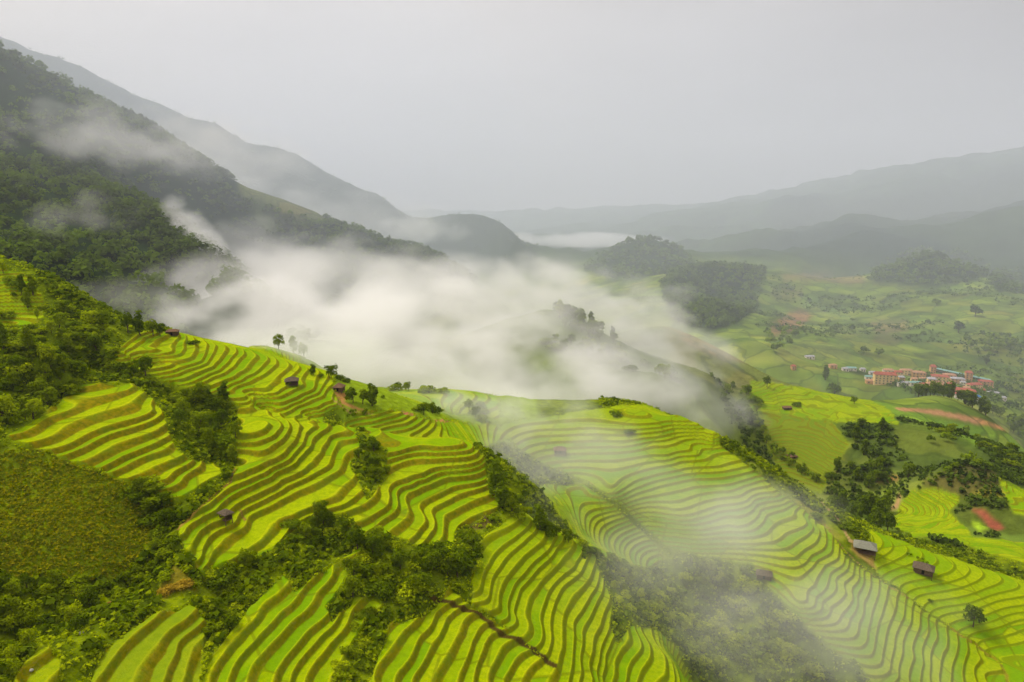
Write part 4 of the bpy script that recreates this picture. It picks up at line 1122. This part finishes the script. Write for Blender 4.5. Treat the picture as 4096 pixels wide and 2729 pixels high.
def hut(px, py, g0, g1, w, d, rot, roof, label, open_=False, ridge=.45, rh=1.6, wall='plank'):
    loc, g = hit(px, py, g0, g1)
    o = link('hut', None); o.location = loc + Vector((0, 0, .1)); o.rotation_euler = (0, 0, math.radians(rot))
    if px < 3400: o.scale = (.8, .8, .72)
    hw, hd = w / 2, d / 2
    link('roof', hiproof('roof', w, d, 2.5, rh, ridge, .18, MT[roof], .6), o)
    for sx in (-1, 1):
        for sy in (-1, 1):
            p = link('post', boxmesh('post', [(sx * hw - .1, sx * hw + .1, sy * hd - .1, sy * hd + .1, -2.5, 2.52)], MT['plank']), o)
    link('floor', boxmesh('floor', [(-hw - .2, hw + .2, -hd - .2, hd + .2, .15, .33)], MT['plank']), o)
    if not open_:
        t = .09; hh = 2.42
        fr = [(-hw + .11, -.5, -hd, -hd + t, .34, hh), (.5, hw - .11, -hd, -hd + t, .34, hh), (-.5, .5, -hd, -hd + t, 2.0, hh),
              (-hw + .11, hw - .11, hd - t, hd, .34, hh), (-hw, -hw + t, -hd + .11, hd - .11, .34, hh), (hw - t, hw, -hd + .11, hd - .11, .34, hh)]
        link('wall', boxmesh('wall', fr, MT[wall]), o)
        link('doorway', boxmesh('doorway', [(-.48, .48, -hd + .02, -hd + .07, .35, 1.98)], MT['dark']), o)  # near-black panel paints the shade inside the open entrance
    else:
        link('wall', boxmesh('wall', [(-hw + .11, hw - .11, hd - .09, hd, .34, 1.5), (-hw, -hw + .09, -hd + .11, hd - .11, .34, 1.1)], MT[wall]), o)
        rail = link('railing', boxmesh('railing', [(-hw + .11, hw - .11, -hd - .04, -hd + .04, .9, 1.0)], MT['plank']), o)
    return tag(o, label, 'hut')
hut(1168, 1540, 235, 345, 5.2, 4.0, 15, 'thatch', 'open field hut with shaggy grey-brown thatch, left one on the terrace crest', True, .5, 1.6)
hut(1357, 1566, 235, 345, 4.0, 3.8, -10, 'thatch2', 'small hut with pointed brown thatch, right one on the terrace crest', False, .05, 2.1)
hut(905, 2088, 100, 190, 3.0, 2.2, -35, 'thatch', 'small dark thatched shelter on the low left terraces', True, .5, 1.0)
hut(3458, 2205, 180, 345, 7.4, 5.6, -25, 'sheet', 'hut with broad grey roof beside the dirt track on the ridge', True, .45, 1.9)
hut(3692, 2292, 180, 345, 6.4, 4.6, -35, 'thatch', 'dark thatched hut on the bright slope right of the ridge', False, .5, 1.7)
hut(3055, 2320, 150, 300, 6.0, 4.0, -20, 'thatch', 'thatched hut dimly seen in the mist above the gully', False, .5, 1.9)
hut(3148, 1640, 440, 760, 9, 5, 5, 'thatch2', 'long low barn on the bright right ridge', False, .7, 1.6)
hut(3168, 1832, 390, 700, 7.5, 6, 20, 'thatch2', 'brown hut low on the slope beyond the second spur', False, .3, 2.2)
hut(690, 1340, 235, 345, 5.0, 3.2, 10, 'thatch2', 'low brown hut at the right end of the crest tree row', False, .6, 1.1)
hut(2240, 1815, 180, 372, 6, 4, 0, 'thatch2', 'brown hut fading in the mist on the saddle terraces', False, .5, 1.8)

def house(px, py, w, d, h, rot, wall, roof, label, ridge=.6, rh=None, g0=900, g1=1900, floors=None):
    h *= 1.1; w *= .78; d *= .85
    if roof == 'red' and int(px) % 3 == 0: roof = 'tan'
    loc, g = hit(px, py, g0, g1)
    o = link('house', None); o.location = loc; o.rotation_euler = (0, 0, math.radians(rot))
    floors = floors or max(1, round(h / 3.6)); rh = rh or h * .2 + 1
    V, F = [], []; box(V, F, -w / 2, w / 2, -d / 2, d / 2, -8, h)
    link('wall', mesh_from('wall', V, F, MT[wall]), o)
    link('roof', hiproof('roof', w, d, h + .35, rh, ridge, .3, MT[roof], .5), o)
    n = max(2, int(w / 4.5))
    for fl in range(floors):
        z = (fl + .35) * h / floors
        for i in range(n):
            x = -w / 2 + (i + .5) * w / n
            if fl == 0 and i == n // 2:
                link('doorway', boxmesh('doorway', [(x - .7, x + .7, -d / 2 - .12, -d / 2 + .05, 0.1, h / floors * .7)], MT['glass']), o)
            else:
                link('window', boxmesh('window', [(x - .85, x + .85, -d / 2 - .1, -d / 2 + .05, z, z + h / floors * .42)], MT['glass']), o)
    return tag(o, label, 'house', 'houses of the valley village')
for a in [
 (3535, 1543, 40, 13, 14, -12, 'yellow', 'red', 'long yellow three-storey block at the front left of the village', .9),
 (3480, 1540, 17, 11, 4.5, -12, 'orange', 'red', 'low red-roofed house left of the long yellow block', .7),
 (3478, 1520, 18, 8, 4, -12, 'white', 'teal', 'low shed with teal roof at the left end of the village', .9),
 (3552, 1503, 22, 11, 8, -8, 'white', 'red', 'whitish house with red roof behind the long yellow block'),
 (3590, 1508, 18, 11, 8, -8, 'yellow', 'red', 'pale house with red roof, second in the back row'),
 (3624, 1502, 26, 12, 7, -10, 'yellow', 'red', 'broad red-roofed house, third in the back row'),
 (3672, 1513, 28, 12, 8, -15, 'orange', 'red', 'ochre house with wide red roof, fourth in the back row'),
 (3727, 1506, 11, 11, 14, -15, 'orange', 'red', 'narrow ochre tower house in the back row'),
 (3757, 1524, 34, 18, 8, -20, 'yellow', 'red', 'biggest dark red roof in the middle of the village'),
 (3724, 1540, 15, 10, 8, -15, 'yellow', 'grey', 'small yellow house below the narrow tower house'),
 (3795, 1520, 26, 12, 7, -20, 'orange', 'red', 'ochre house under the long teal roof'),
 (3828, 1536, 28, 12, 7, -20, 'orange', 'grey', 'ochre house with brownish roof in the right middle'),
 (3871, 1527, 14, 11, 12, -20, 'orange', 'red', 'tall narrow house at the end of the teal roof'),
 (3895, 1560, 30, 13, 9, 12, 'yellow', 'red', 'yellow house with gable to the right of the village centre'),
 (3940, 1545, 28, 12, 6, -20, 'orange', 'red', 'red-roofed house at the right end of the village'),
 (3850, 1545, 10, 8, 6, -20, 'white', 'grey', 'little pale house in the right middle of the village'),
 (3618, 1545, 26, 9, 4, -10, 'white', 'grey', 'low grey-roofed shed right of the long yellow block'),
 (3662, 1548, 22, 8, 4, -10, 'white', 'teal', 'low teal-grey shed in the village centre'),
 (3700, 1553, 18, 9, 5, -15, 'orange', 'red', 'small red-roofed house in the front middle'),
 (3738, 1566, 30, 12, 8, -25, 'yellow', 'red', 'yellow house with red roof in the front row'),
 (3773, 1576, 9, 8, 6, -25, 'white', 'grey', 'small white house between two red roofs in the front row'),
 (3800, 1570, 20, 10, 6, -25, 'yellow', 'grey', 'yellow house with grey roof in the front row'),
 (3845, 1590, 42, 16, 8, -28, 'yellow', 'red', 'largest red-roofed house at the front right'),
 (3835, 1605, 16, 9, 6, -28, 'white', 'red', 'small house below the largest front red roof'),
 (3900, 1600, 16, 10, 5, -20, 'white', 'blue', 'house with bright blue roof at the front right corner'),
 (3972, 1580, 22, 9, 4, -20, 'white', 'grey', 'grey-roofed shed right of the village'),
 (3404, 1483, 20, 9, 4, -5, 'white', 'teal', 'pale shed with light teal roof left above the village', .9),
 (3380, 1487, 13, 8, 4, -5, 'white', 'grey', 'grey shed beside the light teal-roofed shed'),
 (3330, 1475, 16, 9, 5, 5, 'orange', 'red', 'reddish house on the slope left of the village'),
 (3238, 1436, 20, 9, 4, 5, 'white', 'grey', 'light grey roof alone on the far slope left of the village', .9, None, 900, 2200),
 (3172, 1486, 9, 8, 5, 5, 'orange', 'red', 'tiny red-roofed house at the foot of the far slope', .6, None, 900, 2000),
 (3655, 1530, 11, 8, 5, -12, 'yellow', 'tan', 'small cream house with tan roof between the middle rows'),
 (3690, 1527, 12, 8, 5, -15, 'white', 'red', 'small white house behind the grey shed in the middle'),
 (3760, 1550, 12, 8, 6, -20, 'orange', 'tan', 'small ochre house just below the biggest dark red roof'),
 (3800, 1550, 12, 9, 5, -20, 'yellow', 'red', 'little yellow house between the two right-hand rows'),
 (3865, 1565, 12, 8, 5, -22, 'white', 'tan', 'small pale house with tan roof above the largest front red roof'),
 (3925, 1575, 12, 8, 5, -20, 'orange', 'red', 'small ochre house between the gabled house and the grey shed'),
 (3960, 1560, 11, 8, 4, -20, 'yellow', 'tan', 'tiny yellow house at the far right end of the village'),
 (3605, 1522, 11, 8, 5, -10, 'orange', 'grey', 'small ochre house with grey roof right behind the long yellow block'),
 (4010, 1600, 12, 8, 4, -15, 'white', 'grey', 'lone grey-roofed house on the bare slope right of the village'),
 (3450, 1487, 11, 8, 4, -6, 'white', 'grey', 'small grey-roofed house between the village and the pale shed'),
 (3490, 1500, 14, 8, 4, -8, 'white', 'grey', 'small grey shed behind the left end of the village'),
]:
    house(*a)
# the long teal roof behind the village
p1, _ = hit(3735, 1492, 900, 1900); p2, _ = hit(3958, 1538, 900, 1900)
o = link('shed', None); o.location = (p1 + p2) / 2; dv = p2 - p1; L_ = dv.length
o.rotation_euler = (0, -math.asin(dv.z / L_), math.atan2(dv.y, dv.x))
link('roof', hiproof('roof', L_, 9, 6, 1.6, 1.0, .3, MT['teal'], .5), o)
for k in range(9):
    x = -L_ / 2 + 1 + k * (L_ - 2) / 8
    link('post', boxmesh('post', [(x - .25, x + .25, -4.2, -3.8, -6, 5.8), (x - .25, x + .25, 3.8, 4.2, -6, 5.8)], MT['grey']), o)
link('wall', boxmesh('wall', [(-L_ / 2 + .3, L_ / 2 - .3, 4.25, 4.45, -6, 5.7)], MT['white']), o)
tag(o, 'very long low teal roof slanting along the back of the village', 'shed')
# stones
def stone(px, py, g0, g1, s, label):
    loc, g = hit(px, py, g0, g1); r = np.random.default_rng(int(px))
    import bmesh
    bm = bmesh.new(); bmesh.ops.create_icosphere(bm, subdivisions=2, radius=1)
    for v_ in bm.verts: v_.co *= 1 + .25 * (r.random() - .5); v_.co.z *= .7
    me = bpy.data.meshes.new('boulder'); bm.to_mesh(me); bm.free(); me.materials.append(MT['stone'])
    o = link('boulder', me); o.location = loc + Vector((0, 0, s * .3)); o.scale = (s, s, s)
    tag(o, label, 'boulder')
stone(916, 1650, 100, 230, .7, 'pale boulder on the bright top terrace right of the thicket')
stone(326, 2536, 80, 160, .45, 'pale boulder in the bushes at bottom left')
stone(127, 2688, 80, 160, .35, 'pale stone between the two short terraces in the bottom left corner')
stone(932, 1904, 100, 200, .5, 'grey stone at the lower tip of the thicket')
# ------------------------------------------------------------------ air and mist
def at_px(px, py, g):
    th, t = ray(px, py)
    return Vector((g * math.sin(th), g * math.cos(th), ZC - g * t))
def haze():
    import bmesh
    bm = bmesh.new()
    bmesh.ops.create_cube(bm, size=1)
    me = bpy.data.meshes.new("haze"); bm.to_mesh(me); bm.free()
    zlo, zhi = float(ZZ.min()) - 1, float(ZZ.max()) + 30
    o = bpy.data.objects.new("haze", me); SC.collection.objects.link(o)
    o.location = (0, 6250, (zlo + zhi) / 2); o.scale = (19700, 13000, zhi - zlo)
    m = bpy.data.materials.new("haze"); m.use_nodes = True; nt = m.node_tree; nt.nodes.clear()
    out = N(nt, "ShaderNodeOutputMaterial"); v = N(nt, "ShaderNodeVolumePrincipled")
    v.inputs["Color"].default_value = (.87, .90, .98, 1)
    v.inputs["Density"].default_value = HAZE
    v.inputs["Anisotropy"].default_value = .2
    nt.links.new(v.outputs[0], out.inputs["Volume"])
    me.materials.append(m)
    o['kind'] = 'stuff'
    return o
HAZE = .00005
haze()
def mist_mat(dens, nscale, cut, soft, seed, rag=2.8):
    m = bpy.data.materials.new("mist"); m.use_nodes = True; nt = m.node_tree; nt.nodes.clear()
    out = N(nt, "ShaderNodeOutputMaterial"); v = N(nt, "ShaderNodeVolumePrincipled")
    v.inputs["Color"].default_value = (.97, .963, .955, 1)
    v.inputs["Anisotropy"].default_value = .15
    tcn = N(nt, "ShaderNodeTexCoord")
    ln = N(nt, "ShaderNodeVectorMath", operation='LENGTH'); nt.links.new(tcn.outputs["Object"], ln.inputs[0])
    g = N(nt, "ShaderNodeNewGeometry")
    mpn = N(nt, "ShaderNodeMapping"); nt.links.new(g.outputs["Position"], mpn.inputs[0])
    mpn.inputs["Location"].default_value = (seed * 7.7, seed * 3.1, 0); mpn.inputs["Scale"].default_value = (1, 1, 1.5)
    nz = noise(nt, 1.0 / nscale, 6, mpn.outputs[0])
    # the bank thins towards its rim, and the rim is torn by the noise
    e = math_(nt, 'ADD', math_(nt, 'SUBTRACT', 1.0, ln.outputs["Value"]), math_(nt, 'MULTIPLY', math_(nt, 'SUBTRACT', nz, cut), rag))
    r = ramp(nt, e, 0.0, soft)
    rim = ramp(nt, ln.outputs["Value"], 1.0, .75)
    nt.links.new(math_(nt, 'MULTIPLY', math_(nt, 'MULTIPLY', r, rim), dens), v.inputs["Density"])
    nt.links.new(v.outputs[0], out.inputs["Volume"])
    return m
def mist(px, py, g, rx, ry, rz, dens, nscale, rot=0, cut=.55, soft=.7, tilt=0, label=""):
    import bmesh
    bm = bmesh.new(); bmesh.ops.create_icosphere(bm, subdivisions=3, radius=1.03)
    me = bpy.data.meshes.new("mist"); bm.to_mesh(me); bm.free()
    o = bpy.data.objects.new("mist", me); SC.collection.objects.link(o)
    o.location = at_px(px, py, g); o.scale = (rx, ry, rz)
    o.rotation_euler = (0, math.radians(tilt), math.radians(rot))
    me.materials.append(mist_mat(dens, nscale, cut, soft, len(MISTS)))
    o['kind'] = 'stuff'; MISTS.append(o)
MISTS = []
def far_air(name, x, y, z, rx, ry, rz, dens):
    # broad even air over the far valleys, denser than the air on the near spurs
    import bmesh
    bm = bmesh.new(); bmesh.ops.create_icosphere(bm, subdivisions=4, radius=1)
    me = bpy.data.meshes.new(name); bm.to_mesh(me); bm.free()
    o = bpy.data.objects.new(name, me); SC.collection.objects.link(o)
    o.location = (x, y, z); o.scale = (rx, ry, rz)
    m = bpy.data.materials.new("air"); m.use_nodes = True; nt = m.node_tree; nt.nodes.clear()
    out = N(nt, "ShaderNodeOutputMaterial"); v = N(nt, "ShaderNodeVolumePrincipled")
    v.inputs["Color"].default_value = (.82, .88, 1.0, 1); v.inputs["Density"].default_value = dens; v.inputs["Anisotropy"].default_value = .2
    nt.links.new(v.outputs[0], out.inputs["Volume"]); me.materials.append(m); o['kind'] = 'stuff'
far_air('far_mist', 200, 4150, 0, 5200, 3650, 1000, .00018)
far_air('mountain_mist', -720, 1330, 250, 760, 560, 520, .00035)
for a in [
    # main bank in the valley
    (1400, 1340, 540, 200, 120, 66, .036, 60),
    (1120, 1190, 690, 150, 120, 60, .015, 60),
    (2000, 1530, 430, 150, 70, 42, .032, 45),
    (1950, 1180, 800, 230, 90, 60, .017, 70),
    (2520, 1260, 720, 170, 50, 36, .018, 45, -35, .52, .7, 20),
    (2640, 1420, 600, 120, 30, 28, .014, 40, -40, .5, .7, 25),
    (2300, 1330, 500, 110, 40, 32, .014, 35, -30, .5, .7, 15),
    (1250, 1060, 900, 220, 110, 45, .008, 70),
    # over the saddle and down the face of the second spur
    (1200, 1400, 370, 65, 26, 20, .04, 20),
    (1350, 1450, 430, 90, 40, 22, .03, 35),
    (1700, 1570, 400, 80, 36, 18, .03, 35),
    (1850, 1690, 300, 95, 42, 18, .026, 25),
    (2350, 1610, 400, 90, 45, 22, .022, 35),
    (2700, 1640, 400, 60, 40, 26, .010, 35),
    (2200, 1830, 255, 60, 34, 22, .010, 30),
    (2560, 2000, 225, 70, 34, 28, .010, 30),
    (2900, 2240, 205, 62, 34, 28, .012, 30),
    (3180, 2520, 188, 60, 32, 24, .011, 30),
    (2760, 2450, 185, 60, 30, 28, .0035, 30),
    # wisps on the wooded mountain
    (560, 560, 1040, 230, 60, 56, .008, 60),
    (300, 480, 1080, 120, 40, 34, .006, 45),
    (900, 640, 1250, 200, 60, 45, .004, 60),
    (790, 950, 880, 150, 30, 20, .034, 40, -50, .5, .8, 25),
    (1000, 1080, 950, 170, 60, 40, .012, 50),
    (330, 860, 770, 70, 26, 28, .006, 35),
    (930, 1200, 720, 90, 50, 60, .009, 45),
    (1000, 1000, 1000, 220, 60, 56, .005, 60),
    (350, 1210, 460, 110, 40, 18, .004, 40),
    (700, 680, 2000, 550, 220, 130, .003, 200),
    (1300, 880, 2200, 500, 200, 110, .003, 200),
    (1640, 925, 2600, 260, 100, 70, .006, 110),
    (1000, 760, 1900, 260, 80, 60, .004, 100),
    # far valley
    (2250, 960, 4600, 900, 400, 60, .006, 300),
    (2620, 1200, 1450, 120, 60, 50, .006, 60),
]:
    mist(*a)
